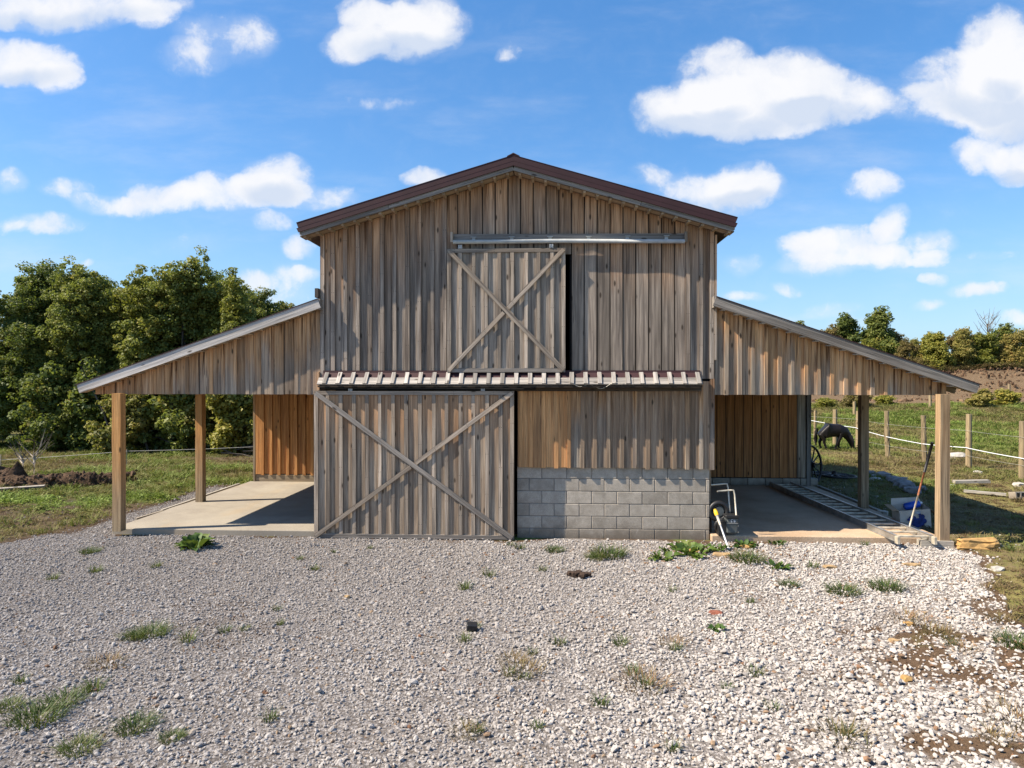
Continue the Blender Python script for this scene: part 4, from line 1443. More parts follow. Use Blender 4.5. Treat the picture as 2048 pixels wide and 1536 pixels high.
# bare saplings at the far left
def sapling(x, y, H, seed, label, mat='pale bark'):
    e = empty('bare_sapling', (x, y, zg(x, y)), label, 'sapling')
    mb = MB(); q = random.Random(seed)
    mb.tube([(0, 0, -.05), (.02, 0, H * .3), (-.01, 0, H * .5)], [.03, .026, .02], 6)
    mb.build('trunk', mat, e, smooth=True)
    for i in range(8):
        a = q.uniform(0, 6.28); L = H * q.uniform(.4, .8); z = H * q.uniform(.25, .5)
        sx, sy = math.cos(a) * .75, math.sin(a) * .5
        mb = MB()
        mb.tube([(0, 0, z), (sx * L * .5, sy * L * .5, z + L * .4), (sx * L * .8, sy * L * .8, z + L * .9)], [.014, .010, .004], 5)
        mb.tube([(sx * L * .5, sy * L * .5, z + L * .4), (sx * L * .9, sy * L * .5, z + L * .6)], [.008, .003], 4)
        mb.build('branch', mat, e, smooth=True)


sapling(-13.3, 6.6, 1.15, 3, 'bare pale sapling with forked branches behind the soil heap')
sapling(-14.1, 7.2, .95, 9, 'second bare sapling, thinner and further left behind the soil heap')

# far trees beyond the dirt bank on the right
FT = [tree_meshes(201, 6.2, 3.8, 2.4, .5, 460, 42, .19, .38, 'dark leaves', 'bark', lobes=15),
      tree_meshes(202, 5.6, 4.0, 2.3, .2, 460, 42, .19, .38, 'olive leaves', 'pale bark', lobes=14),
      tree_meshes(203, 4.6, 3.8, 2.3, .1, 440, 42, .18, .36, 'yellow green leaves', 'pale bark', lobes=13),
      tree_meshes(204, 5.0, 3.8, 2.2, .1, 420, 40, .18, .36, 'brown green leaves', 'pale bark', lobes=13)]
far = [(25.0, 62, .78, 1, 'pale olive tree peeping over the right lean-to roof, nearest the barn'),
       (27.6, 64, .86, 0, 'dark green rounded tree standing left in the far tree line'),
       (30.0, 63, .88, 3, 'brownish tree in a dip of the far tree line'),
       (32.6, 64, .95, 0, 'broad dark green tree left of the tallest far tree'),
       (35.6, 63, 1.02, 0, 'tallest dark tree of the far tree line with a pointed top'),
       (38.2, 64.5, .84, 3, 'brown green tree just right of the tallest far tree'),
       (40.3, 62.5, .76, 1, 'olive tree behind the slope of the right lean-to roof'),
       (43.0, 63, .70, 3, 'low brownish tree where the far tree line dips'),
       (45.6, 64, .74, 3, 'brown green tree under the bare branches on the far right'),
       (48.3, 63, .84, 0, 'dark green tree near the right edge of the picture'),
       (51.5, 64, .82, 1, 'olive tree at the right edge of the picture'),
       (55, 64, 1.0, 0, 'dark tree beyond the right edge of the far tree line')]
for i, (x, y, s, k, lab) in enumerate(far):
    place_tree('far_tree', FT[k], x, y, s, i * 1.3, lab, 'tree', 'trees on the far bank')
for i in range(15):
    x = 22.5 + i * 2.35 + rnd.uniform(-.5, .5)
    place_tree('far_tree', FT[[1, 3, 0, 2][i % 4]], x, 67.5 + rnd.uniform(-.8, .8), float(np.interp(x, [22, 34, 38, 43, 50, 60], [.62, .82, .78, .56, .7, .72])) * rnd.uniform(.9, 1.08), i * 2.1,
               'tree of the second row on the far bank, partly hidden by the front trees', 'tree', 'second row of far trees')
near = [(29.5, 60, .6, 2, 'yellow green bush just above the right lean-to roof, leftmost on the bank'), (33.2, 59.5, .62, 2, 'yellow green bush below the dark trees, left end of the bank top'), (36.6, 59, .55, 3, 'brown bush on the bank top under the tallest tree'),
        (38.8, 58.6, .80, 2, 'tall light green bush on the bank top in the middle of the far hedge'), (41.6, 58.8, .72, 1, 'olive bush on the bank top above the lean-to eave'),
        (43.4, 58.8, .75, 2, 'yellow green round bush on the bank top near the bare tree'), (46.0, 58.6, .62, 1, 'wide olive bush on the bank top at right'),
        (48.6, 58.8, .72, 2, 'bright bush on the bank top close to the right edge'), (51.2, 58.6, .6, 1, 'olive bush at the right edge on the bank top')]
for i, (x, y, s, k, lab) in enumerate(near):
    place_tree('bank_bush', FT[k], x, y, s, i * 2.3 + 1, lab, 'bush', 'bushes on the bank top')
# leafless tree
e = empty('leafless_tree', (46.0, 62, zg(46.0, 62)), 'thin leafless tree with fine twigs rising above the far bushes at right', 'tree')
mb = MB(); mb.tube([(0, 0, -.1), (.1, 0, 2.5), (0, 0, 5)], [.10, .08, .04], 6); mb.build('trunk', 'pale bark', e, smooth=True)
q = random.Random(8)
mb = MB()
for i in range(26):
    z = q.uniform(2.2, 5.0); a = q.uniform(0, 6.28); L = q.uniform(1, 2.0)
    c_, s_ = math.cos(a), math.sin(a)
    p1 = (c_ * L * .4, s_ * L * .4, z + L * .5); p2 = (c_ * L * .65, s_ * L * .65, z + L * 1.0)
    mb.tube([(0, 0, z), p1, p2], [.03, .02, .008], 4)
    for j in range(3):
        mb.tube([p1, (p1[0] + q.uniform(-.5, .5), p1[1] + q.uniform(-.4, .4), p1[2] + q.uniform(.2, .8))], [.014, .006], 4)
mb.build('crown', 'pale bark', e)
# goldenrod and tall weeds along the foot of the hedge: nobody could count them
n = 5200
x = R.uniform(14, 60, n); y = R.uniform(57.2, 60.5, n)
scatter('tall_weeds', np.stack([x, y, height(x, y)], 1), np.stack([R.normal(0, .1, n), R.normal(0, .1, n), R.uniform(0, 6, n)], 1),
        np.stack([R.uniform(4, 7, n)] * 2 + [R.uniform(3, 6, n)], 1), R.integers(0, 5, n), np.clip(R.normal(.36, .10, n), 0, 1), gprotos,
        'strip of golden and brown tall weeds on top of the dirt bank', 'field grass')
# rank weed clumps in the pasture before the bank
WB = [tree_meshes(301, 1.1, 1.6, 1.1, .05, 110, 46, .13, .24, 'olive leaves', 'pale bark', lobes=3, trunk_r=.02),
      tree_meshes(302, 1.0, 1.4, 1.0, .05, 100, 46, .12, .22, 'brown green leaves', 'pale bark', lobes=3, trunk_r=.02),
      tree_meshes(303, 1.0, 1.5, 1.0, .05, 110, 46, .12, .24, 'yellow green leaves', 'pale bark', lobes=3, trunk_r=.02)]
for (x, y, s, k, lab) in ((16.6, 33, .8, 0, 'low olive weed clump right of the rear room of the barn'), (21.4, 36, 1.35, 1, 'tall brown weed clump behind the pasture posts, left of the rear right post'),
                          (24.0, 38, 1.0, 2, 'yellow green weed clump between the two right lean-to posts'), (29.9, 37, 1.3, 0, 'olive green weed clump just right of the front right post'),
                          (32.4, 38, 1.45, 2, 'large yellow green weed clump before the dirt bank'), (36.0, 40, 1.2, 0, 'green weed clump beside the farthest pasture post'),
                          (38.6, 39.5, 1.5, 2, 'wide weed clump at the right edge below the dirt bank'), (19.0, 35.5, .9, 2, 'small yellowish weed clump behind the grazing pony'),
                          (41.5, 41, 1.5, 0, 'green weed clump beyond the right edge of the pasture')):
    place_tree('weed_clump', WB[k], x, y, s, x, lab, 'weeds', 'weed clumps in the pasture', sz=s * .62)
# clods on the far bank
n = 5200
x = R.uniform(8, 58, n); y = R.uniform(44, 59, n)
s = R.uniform(.06, .35, n) ** 1.2
cprot = [proto('clod', stone_mesh(90 + i, 'dirt clod')) for i in range(4)]
scatter('bank_clods', np.stack([x, y, height(x, y)], 1), R.uniform(0, 6, (n, 3)), np.stack([s * 1.5, s * 1.3, s], 1), R.integers(0, 4, n), R.uniform(0, 1, n), cprot,
        'loose brown earth clods on the bare dirt bank', 'dirt clod')

n = 60000
g = np.random.default_rng(301)
x = g.uniform(-5, 7.4, n); y = g.uniform(-6.8, 1.0, n)
k = (dirt_patch(x, y) > .3) | ((np.abs(gravel_mask(x, y) - .4) < .3) & (x > 3))
k &= g.uniform(0, 1, n) < .8
k &= in_view(x, y) & ~((np.abs(x) < 6.8) & (y > -.1))
x, y = x[k], y[k]; m_ = len(x)
s_ = .006 + .016 * g.uniform(0, 1, m_) ** 3
scatter('soil_crumbs', np.stack([x, y, height(x, y) + .003], 1), g.uniform(0, 6, (m_, 3)), np.stack([s_ * 1.6, s_, s_ * .8], 1), g.integers(0, 4, m_), g.uniform(0, .75, m_), cprot,
        'crumbled brown soil and bark bits between the stones of the drive', 'dirt clod')

# ------------------------------------------------------------------ soil heap at the left
def heap(name, path, wid, hgt, label, seed):
    g = np.random.default_rng(seed)
    P = np.array(path, float)
    nS, nT = 90, 16
    seg = np.linspace(0, len(P) - 1, nS)
    V = []
    for s in seg:
        i = min(int(s), len(P) - 2); u = s - i
        c0 = P[i] * (1 - u) + P[i + 1] * u
        d = P[i + 1] - P[i]; d /= np.linalg.norm(d); nn_ = np.array([-d[1], d[0]])
        endf = min(1, (s + .05) / .25, (len(P) - 1 - s + .05) / .25)
        for k in range(nT):
            t = k / (nT - 1) * 2 - 1
            p = c0 + nn_ * t * wid * (.8 + .4 * fbm(np.array([s * 3.]), np.array([2.]), seed)[0])
            nz = fbm(np.array([p[0] * 5]), np.array([p[1] * 5]), seed, 4)[0]
            big_ = fbm(np.array([p[0] * 1.3]), np.array([p[1] * 1.3]), seed + 3, 2)[0]
            hz = hgt * max(0, 1 - abs(t) ** 1.6) * endf * (.35 + 1.3 * big_ + .9 * (nz - .5)) - .03
            V.append((p[0] + (nz - .5) * .12, p[1] + (nz - .5) * .12, hz))
    Fc = [(i * nT + k, (i + 1) * nT + k, (i + 1) * nT + k + 1, i * nT + k + 1) for i in range(nS - 1) for k in range(nT - 1)]
    return tag(mesh_from_link(name, V, Fc, 'soil'), label, 'soil heap')


def mesh_from_link(name, V, Fc, mat):
    return link(name, mesh_from(name, V, Fc, mat, False))


m, N, b = material('soil', .95)
tc = N.node('ShaderNodeTexCoord').outputs['Object']
f1 = N.noise(tc, 7, 6, .7); f2 = N.noise(tc, 40, 4, .7)
c = N.mix(N.ss(f1, .3, .7), (.045, .028, .017), (.15, .095, .06))
c = N.mix(N.ss(f2, .55, .75, 0, .6), c, (.22, .16, .11))
N.put(b.inputs['Base Color'], c)
N.put(b.inputs['Normal'], N.bump(N.m('ADD', f1, f2), 1.0, .05))
b.inputs['Specular IOR Level'].default_value = .1
heap('soil_heap', [(-10.1, 5.5), (-10.7, 5.1), (-11.3, 4.75), (-12.0, 4.5), (-13.2, 4.6)], .30, .30, 'long ridge of dug brown soil running to the front left post', 4)
heap('soil_heap', [(-12.3, 5.0), (-13.1, 5.4), (-14.5, 5.9), (-16.0, 6.1)], .50, .50, 'higher lumpy soil heap below the bare saplings at the left edge', 9)
n = 1500
tt = R.uniform(0, 1, n)
x = -10.0 - 5.5 * tt + R.normal(0, .12, n); y = np.interp(tt, [0, .2, .36, .6, 1], [5.55, 4.85, 4.5, 5.2, 6.0]) + R.normal(0, .2, n)
s = R.uniform(.04, .17, n)
scatter('soil_clods', np.stack([x, y, height(x, y) + R.uniform(0, .26, n)], 1), R.uniform(0, 6, (n, 3)), np.stack([s, s, s * .8], 1), R.integers(0, 4, n), R.uniform(0, .8, n), cprot,
        'crumbly clods of dug soil scattered round the soil ridges', 'dirt clod')
o = beam('plank', None, 'old plank wood', (-13.8, 2.9, .06), (-11.2, 4.25, .10), .22, .04, up=(0, 0, 1)); tag(o, 'grey weathered plank lying in the grass at the left edge', 'board')

# ------------------------------------------------------------------ fences
def fence_post(x, y, h, r, label, lean=0.0, mat='fence post wood'):
    mb = MB()
    mb.tube([(0, 0, h), (lean * .5, 0, h * .5), (0, 0, -.2)], [r * .93, r, r * 1.05], 12)
    o = link('fence_post', mesh_from('fence_post', mb.v, mb.f, mat, False), None, (x, y, zg(x, y)))
    o.rotation_euler = (rnd.uniform(-.012, .012), lean, 0)
    return tag(o, label, 'fence post', 'round posts of the pasture fence')


posts = [(11.48, 17.44, 1.30, .055, 'slender round fence post at the corner of the rear room, behind the pony'),
         (11.68, 15.98, 1.43, .085, 'round fence post rising behind the back of the grazing pony'),
         (12.115, 15.04, 1.44, .065, 'round fence post close to the left side of the rear right lean-to post'),
         (11.86, 12.23, 1.54, .085, 'round fence post just right of the rear right lean-to post'),
         (12.12, 10.48, 1.48, .080, 'round fence post just left of the front right lean-to post'),
         (12.73, 9.33, 1.57, .080, 'round fence post standing right of the front right lean-to post'),
         (12.72, 7.06, 1.50, .085, 'nearest round fence post at the right edge of the picture')]
for i, (x, y, h, r, lab) in enumerate(posts):
    fence_post(x, y, h, r, lab, -.03 if i in (3, 4) else .0)
fence_post(37.1, 45.0, 1.15, .10, 'lone thin post below the dirt bank at the far right')
fence_post(25.8, 35.4, .98, .09, 'small distant post beside the front right lean-to post')
fence_post(18.9, 30.8, .85, .09, 'small distant post behind the pasture fence by the rear right lean-to post')


def line(name, P, r, mat, label, cat, sag=.04):
    mb = MB(); pts = []
    for i in range(len(P) - 1):
        a = Vector(P[i]); c_ = Vector(P[i + 1])
        for k in range(8):
            u = k / 8
            p = a.lerp(c_, u); p.z -= sag * 4 * u * (1 - u) * (a - c_).length * .12
            pts.append(p)
    pts.append(Vector(P[-1]))
    mb.tube(pts, r, 5)
    return tag(mb.build(name, mat, smooth=True), label, cat)


fp = [(x - .09, y - .02) for (x, y, h, r, l) in posts]
line('fence_tape', [(9.6, 21.5, 1.35)] + [(x, y, z) for (x, y), z in zip(fp[1:], (.86, .80, .70, .62, .62, .58))] + [(13.2, 4.2, .5)], .011, 'white tape', 'white electric fence tape strung across the round posts', 'fence tape')
for z, lab in ((1.12, 'upper thin wire of the pasture fence'), (.40, 'lower thin wire of the pasture fence')):
    line('fence_wire', [(9.6, 21.5, z)] + [(x, y, z) for (x, y) in fp[1:]] + [(13.2, 4.2, z)], .0035, 'wire metal', lab, 'fence wire')
line('fence_wire', [(-22, 7.5, .18), (-15.4, 8.0, .25), (-12.22, 8.97, .42), (-8.2, 10.0, .50), (-4, 10.8, .5)], .007, 'wire metal', 'pale rope strung low across the left meadow before the wood', 'rope')
for (x, y, h, lab) in ((-12.22, 8.97, .5, 'thin short stake holding the pale rope left of the front post'), (-15.4, 8.0, .4, 'thin stake under the rope at the left edge'), (-8.2, 10, .55, 'thin stake under the rope near the barn')):
    mb = MB(); mb.tube([(0, 0, -.1), (.01, 0, h)], .012, 6)
    tag(mb.build('rope_stake', 'pale bark', None, (x, y, zg(x, y))), lab, 'stake')
mb = MB(); mb.tube([(0, 0, -.1), (.02, 0, 1.05)], .014, 6)
tag(mb.build('step_in_stake', 'black plastic', None, (12.3, 9.6, zg(12.3, 9.6))), 'thin black plastic stake beside the fence tape', 'stake')

# ------------------------------------------------------------------ pony
pony = empty('pony', (11.0, 14.5, zg(11.0, 14.5)), 'small black pony grazing with its head down behind the right lean-to', 'pony', None, rad(-3))


def skin_body(name, chain, parent, mat, sub=2):
    """chain: list of (parent index, co, rx, ry)"""
    me = bpy.data.meshes.new(name)
    me.from_pydata([c[1] for c in chain], [(c[0], i) for i, c in enumerate(chain) if c[0] is not None], [])
    o = link(name, me, parent)
    sk = o.modifiers.new('skin', 'SKIN'); sk.use_smooth_shade = True
    lay = me.skin_vertices[0].data
    for i, c in enumerate(chain):
        lay[i].radius = (c[2] * (1.22 if c[2] > .08 else 1.5), c[3] * (1.2 if c[2] > .08 else 1.4))
        lay[i].use_root = (i == 0)
    sb = o.modifiers.new('sub', 'SUBSURF'); sb.levels = sub; sb.render_levels = sub
    me.materials.append(MATS[mat])
    return o


ch = [(None, (0.0, 0, .68), .20, .23),      # 0 barrel
      (0, (.22, 0, .70), .18, .22),         # 1 shoulder
      (1, (.40, 0, .68), .125, .17),        # 2 neck base
      (2, (.52, 0, .52), .085, .125),       # 3 neck
      (3, (.61, 0, .37), .07, .095),        # 4 poll
      (4, (.665, 0, .24), .062, .075),      # 5 cheek
      (5, (.675, 0, .13), .045, .05),       # 6 nose
      (6, (.675, 0, .05), .042, .042),      # 7 muzzle
      (0, (-.22, 0, .72), .19, .22),        # 8 loin
      (8, (-.40, 0, .72), .15, .18),        # 9 rump
      (9, (-.42, .10, .58), .085, .12), (10, (-.36, .12, .43), .055, .075), (11, (-.44, .12, .30), .036, .04), (12, (-.42, .12, .13), .027, .028), (13, (-.39, .12, .03), .036, .036),
      (9, (-.46, -.10, .58), .085, .12), (15, (-.34, -.12, .43), .055, .075), (16, (-.36, -.12, .30), .036, .04), (17, (-.30, -.12, .13), .027, .028), (18, (-.27, -.12, .03), .036, .036),
      (1, (.26, .09, .50), .06, .075), (20, (.24, .10, .31), .038, .04), (21, (.23, .10, .13), .027, .028), (22, (.25, .10, .03), .036, .036),
      (1, (.22, -.09, .50), .06, .075), (24, (.14, -.10, .31), .038, .04), (25, (.06, -.10, .13), .027, .028), (26, (.06, -.10, .03), .036, .036)]
skin_body('body', ch, pony, 'horse coat')
mb = MB()
mb.tube([(-.53, 0, .80), (-.60, .01, .66), (-.61, .02, .42), (-.60, .02, .16)], [.035, .06, .075, .02], 8)
mb.build('tail', 'horse hair', pony, smooth=True)
mb = MB()
for k in range(12):
    t = k / 11
    bx_, bz_ = .38 + .25 * t, .84 - .36 * t
    mb.tube([(bx_, 0, bz_), (bx_ + .03, -.09, bz_ - .05), (bx_ + .02, -.12, bz_ - .20)], [.022, .03, .008], 5)
    mb.tube([(bx_, 0, bz_), (bx_ + .06, .02, bz_ - .02)], [.03, .012], 5)
mb.build('mane', 'horse hair', pony, smooth=True)
for s in (-1, 1):
    mb = MB(); mb.tube([(.60, s * .05, .44), (.645, s * .075, .485), (.675, s * .08, .53)], [.018, .024, .004], 6)
    mb.build('ear', 'horse coat', pony, smooth=True)

# ------------------------------------------------------------------ wagon wheels
def wheel(loc, rot, Rr, label):
    e = empty('wagon_wheel', loc, label, 'wheel', 'pair of old wagon wheels')
    e.rotation_euler = rot
    MB().ring((0, 0, 0), Rr, .022, (0, 0, 1), 44, 6, .03).build('rim', 'black iron', e, smooth=True)
    mb = MB(); mb.tube([(0, 0, -.10), (0, 0, -.05), (0, 0, .05), (0, 0, .11)], [.05, .075, .07, .04], 14)
    mb.build('hub', 'black iron', e, smooth=True)
    mb = MB(); mb.tube([(.05, 0, 0), (Rr * .5, 0, .012), (Rr - .01, 0, 0)], [.022, .017, .016], 6)
    sm = mesh_from('spoke', mb.v, mb.f, 'black iron', True)
    for k in range(12):
        o = link('spoke', sm, e); o.rotation_euler = (0, 0, k * math.pi / 6)
    return e


wheel((8.08, 7.3, zg(8.1, 7.4) + .10), (0, rad(3), 0), .54, 'black spoked wagon wheel lying flat on the grass')
wheel((7.0, 6.0, .50), (rad(84), 0, rad(40)), .47, 'black spoked wagon wheel standing upright against the corner of the rear room')

# ------------------------------------------------------------------ ladder
lad = empty('ladder', (6.02, 2.5, .10), 'long aluminium ladder lying on the right slab, its near end in the sun', 'ladder')
A0, A1 = Vector((5.80, -.36, .055)), Vector((5.80, 5.15, .065))
for (xa, xb) in ((5.875, 5.73), (6.42, 6.20)):
    mb = MB()
    a = Vector((xa - 6.02, -.36 - 2.5, 0.055)); c_ = Vector((xb - 6.02, 5.15 - 2.5, .055))
    d = (c_ - a).normalized(); s_ = Vector((d.y, -d.x, 0))
    def sweep(mb, w0, w1, z0, z1):
        b0 = len(mb.v)
        for p in (a, c_):
            for (w_, z_) in ((w0, z0), (w1, z0), (w1, z1), (w0, z1)):
                mb.v.append(tuple(p + s_ * w_ + Vector((0, 0, z_ - .055))))
        mb.f += [tuple(b0 + i for i in q_) for q_ in ((0, 1, 2, 3), (7, 6, 5, 4), (0, 4, 5, 1), (1, 5, 6, 2), (2, 6, 7, 3), (3, 7, 4, 0))]
    sweep(mb, -.003, .003, .01, .10)
    sweep(mb, -.018, .018, .10, .106)
    sweep(mb, -.018, .018, .004, .010)
    mb.build('side_rail', 'aluminium', lad)
for k in range(18):
    t = (k + .35) / 18
    yl = -.36 + 5.51 * t
    xl = 5.875 - .145 * t; xr = 6.42 - .22 * t
    mb = MB(); mb.box(0, xr - xl, -.020, .020, -.016, .016)
    mb.build('rung', 'dirty aluminium', lad, (xl - 6.02, yl - 2.5, .062), bevel=.006)
for (xx, lab) in ((5.875, 'a'), (6.42, 'b')):
    mb = MB(); mb.box(-.022, .022, -.05, .04, .0, .115)
    mb.build('foot', 'dirty aluminium', lad, (xx - 6.02, -.40 - 2.5, -.02), bevel=.005)

# ------------------------------------------------------------------ generator on the right slab
gen = empty('generator', (3.40, .02, .10), 'small dark generator with pale tube handle standing by the block wall', 'generator')
MB().box(-.02, .155, -.14, .14, .04, .30).build('body', 'grey plastic', gen, bevel=.02)
MB().box(-.04, .175, -.16, .16, .285, .335).build('top_tray', 'black plastic', gen, bevel=.01)
mb = MB(); mb.box(-.022, .157, -.146, -.1405, .20, .212)
for k in range(2): mb.box(.155, .165, -.15 , .13, .06 + k * .1, .075 + k * .1)
mb.build('trim', 'aluminium', gen)
# two small white marks printed on the front panel
mb = MB()
for (x0, x1, z0, z1) in ((.045, .055, .225, .255), (.055, .07, .225, .232), (.09, .10, .225, .262), (.10, .112, .225, .236), (.112, .12, .235, .25), (.05, .075, .262, .268)):
    mb.box(x0, x1, -.1445, -.1405, z0, z1)
mb.build('panel_marks', 'white paint', gen)
mb = MB(); mb.ring((0, 0, 0), .135, .04, (0, 1, 0), 28, 10)
wl = mb.build('wheel', 'black plastic', gen, (-.10, .05, .36), smooth=True)
mb = MB(); mb.tube([(0, -.03, 0), (0, .03, 0)], .075, 16)
mb.build('rim', 'grey plastic', wl, None)
mb = MB(); mb.ring((-.06, 0, .13), .10, .03, (0, 1, .2), 22, 8); mb.box(-.14, -.02, -.12, .12, .0, .22)
mb.build('engine', 'black plastic', gen, smooth=False)
for (yy, xo, top) in ((-.12, .135, .74), (.14, .10, .80)):
    mb = MB()
    mb.tube([(xo, yy, .32), (xo - .025, yy, top - .08), (xo - .045, yy, top - .01), (xo - .10, yy, top - .012), (xo - .30, yy, top - .03)], .0125, 8)
    mb.build('handle', 'cream paint', gen, smooth=True)
# pole leaning on the wall corner
pole = empty('paint_pole', (3.28, -.62, 0), 'white telescopic pole with yellow grip leaning on the end of the block wall', 'pole')
p0, p1 = Vector((3.285, -.62, .01)), Vector((3.20, -.10, .52))
ofs = Vector((3.28, -.62, 0))
mb = MB(); mb.tube([p0 - ofs, p0.lerp(p1, .62) - ofs], .013, 10); mb.build('shaft', 'white paint', pole, smooth=True)
mb = MB(); mb.tube([p0.lerp(p1, .60) - ofs, p0.lerp(p1, .84) - ofs], [.017, .024], 10); mb.build('sleeve', 'card', pole, smooth=True)
mb = MB(); mb.tube([p0.lerp(p1, .84) - ofs, p0.lerp(p1, .93) - ofs, p1 - ofs], [.028, .034, .024], 10); mb.build('grip', 'yellow plastic', pole, smooth=True)

# long bar leaning on the front right post
mb = MB(); mb.tube([(6.42, .35, .02), (6.50, .18, .62)], [.013, .014], 8)
rodb = empty('long_bar', (6.42, .35, .1), 'long bar with dark upper half leaning on the front right lean-to post', 'bar')
for (a, c_, mt, nm, r) in ((0, .42, 'cream paint', 'lower_shaft', .013), (.42, .68, 'rusty metal', 'middle_shaft', .014), (.68, 1.0, 'black iron', 'upper_shaft', .022)):
    P0 = Vector((0, 0, 0)); P1 = Vector((.15, -.42, 1.50))
    mb = MB(); mb.tube([P0.lerp(P1, a), P0.lerp(P1, c_)], r, 8)
    mb.build(nm, mt, rodb, smooth=True)

# cardboard box with a blue bottle
bx0 = empty('cardboard_box', (6.97, 1.30, zg(7.2, 1.3)), 'open white cardboard box with a blue picture beside the right slab', 'box', None, rad(-8))
bx0.rotation_euler = (rad(6), rad(-6), rad(-8))
mb = MB()
wq, dq, hq = .25, .19, .33
for (x0, x1, y0, y1) in ((-wq, wq, -dq, -dq + .006), (-wq, wq, dq - .006, dq), (-wq, -wq + .006, -dq, dq), (wq - .006, wq, -dq, dq)):
    mb.box(x0, x1, y0, y1, 0, hq)
mb.box(-wq, wq, -dq, dq, 0, .006)
mb.build('carton', 'card', bx0)
for (pts4, mt) in (([(-wq, -dq, hq), (-wq - .12, -dq, hq + .02), (-wq - .12, dq, hq + .02), (-wq, dq, hq)], 'brown card'),
                   ([(wq, -dq, hq), (wq + .16, -dq + .02, hq - .16), (wq + .18, dq, hq - .22), (wq, dq, hq)], 'brown card'),
                   ([(-wq, dq, hq), (-wq + .02, dq + .05, hq + .10), (wq - .03, dq + .05, hq + .09), (wq, dq, hq)], 'card')):
    th_ = Vector((0, 0, .006))
    V = [Vector(p) for p in pts4] + [Vector(p) + th_ for p in pts4]
    link('flap', mesh_from('flap', V, [(0, 3, 2, 1), (4, 5, 6, 7), (0, 1, 5, 4), (1, 2, 6, 5), (2, 3, 7, 6), (3, 0, 4, 7)], mt), bx0)
# printed picture: flat ink shapes on the carton face
def disc(cx, cz, rx, rz_, n=10, y=-.2025):
    return [(cx + rx * math.cos(6.283 * k / n), y, cz + rz_ * math.sin(6.283 * k / n)) for k in range(n)]
V = []; Fc = []
for i, (cx, cz, rx, rz_) in enumerate(((.02, .12, .12, .07), (-.05, .20, .06, .035), (.10, .21, .05, .045), (-.09, .17, .05, .03), (.13, .13, .045, .05), (.07, .25, .025, .02), (0, .05, .07, .03), (.08, .07, .05, .04))):
    d = disc(cx, cz, rx, rz_, 10, -.2025 - .0012 * i); Fc.append(tuple(range(len(V), len(V) + len(d)))); V += d
link('printed_picture', mesh_from('printed_picture', V, Fc, 'dark blue print'), bx0)
mb = MB(); mb.box(.0, .09, -.203, -.2005, .26, .31)
mb.build('printed_label', 'grey print', bx0)
bt = empty('blue_bottle', (6.98, 1.33, zg(7.2, 1.3) + .31), 'bright blue plastic bottle lying on top of the open cardboard box', 'bottle')
mb = MB(); mb.tube([(-.13, 0, .0), (-.11, 0, .005), (.12, .02, .06), (.15, .02, .07)], [.03, .062, .066, .04], 14)
mb.build('body', 'blue plastic', bt, smooth=True)
mb = MB(); mb.tube([(.15, .02, .07), (.19, .022, .08)], .022, 10); mb.build('cap', 'white paint', bt, smooth=True)
for (x, y, sx, lab) in ((6.52, 2.15, .09, 'small crumpled white carton behind the ladder near the rear right post'),):
    mb = MB(); mb.box(-sx, sx, -.05, .05, 0, .11)
    o = mb.build('white_carton', 'card', None, (x + .35, y, .0), bevel=.01); o.rotation_euler = (0, .1, .3); tag(o, lab, 'carton')
# rusty rods beside the ladder end
for k, lab in enumerate(('rusty rod lying outermost between ladder and post', 'rusty rod lying next to the ladder rail')):
    mb = MB(); mb.tube([(6.50 + .05 * k, -.12, .13), (6.47 + .06 * k, 1.5, .13)], .011, 6)
    tag(mb.build('rusty_rod', 'rusty metal', smooth=True), lab, 'rod')

# ------------------------------------------------------------------ rocks and lone stones
def rock(name, mat, x, y, r, seed, label, cat='rock', z=None, rz=0, sub=2, amp=.35, group=None):
    o = lump(name, mat, r, seed, sub, amp=amp, loc=(x, y, (zg(x, y) if z is None else z) + r[2] * .35), rz=rz)
    return tag(o, label, cat, group)


rock('boulder', 'ochre rock', 7.12, -.30, (.33, .17, .11), 3, 'flat ochre sandstone slab at the right edge of the gravel', sub=3, amp=.42, rz=.05)
rock('boulder', 'ochre rock', 6.72, -.10, (.12, .10, .05), 8, 'small ochre stone between the front right post and the big slab')
rock('boulder', 'ochre rock', 6.98, -.42, (.26, .08, .03), 5, 'broken ochre flake lying in front of the big sandstone slab')
q = random.Random(12)
bankst = [(9.30, 7.9, .16), (9.1, 7.3, .13), (9.45, 7.5, .20), (9.35, 6.9, .15), (9.25, 6.4, .22), (9.15, 5.9, .2), (9.0, 5.4, .24), (8.9, 5.0, .18), (9.2, 5.2, .16), (8.75, 7.2, .12)]
for i, (x, y, r) in enumerate(bankst):
    rock('rock', 'grey rock', x, y, (r * (.7 + .5 * (i % 3) * .5), r * .75, r * .6), 20 + i, 'dark grey rock in the row of rubble along the low bank', group='rubble rocks along the bank', sub=2, rz=i * 1.3, amp=.6)
rock('rock', 'pale rock', 8.95, 6.9, (.16, .12, .06), 33, 'pinkish pale stone among the dark rubble on the low bank')
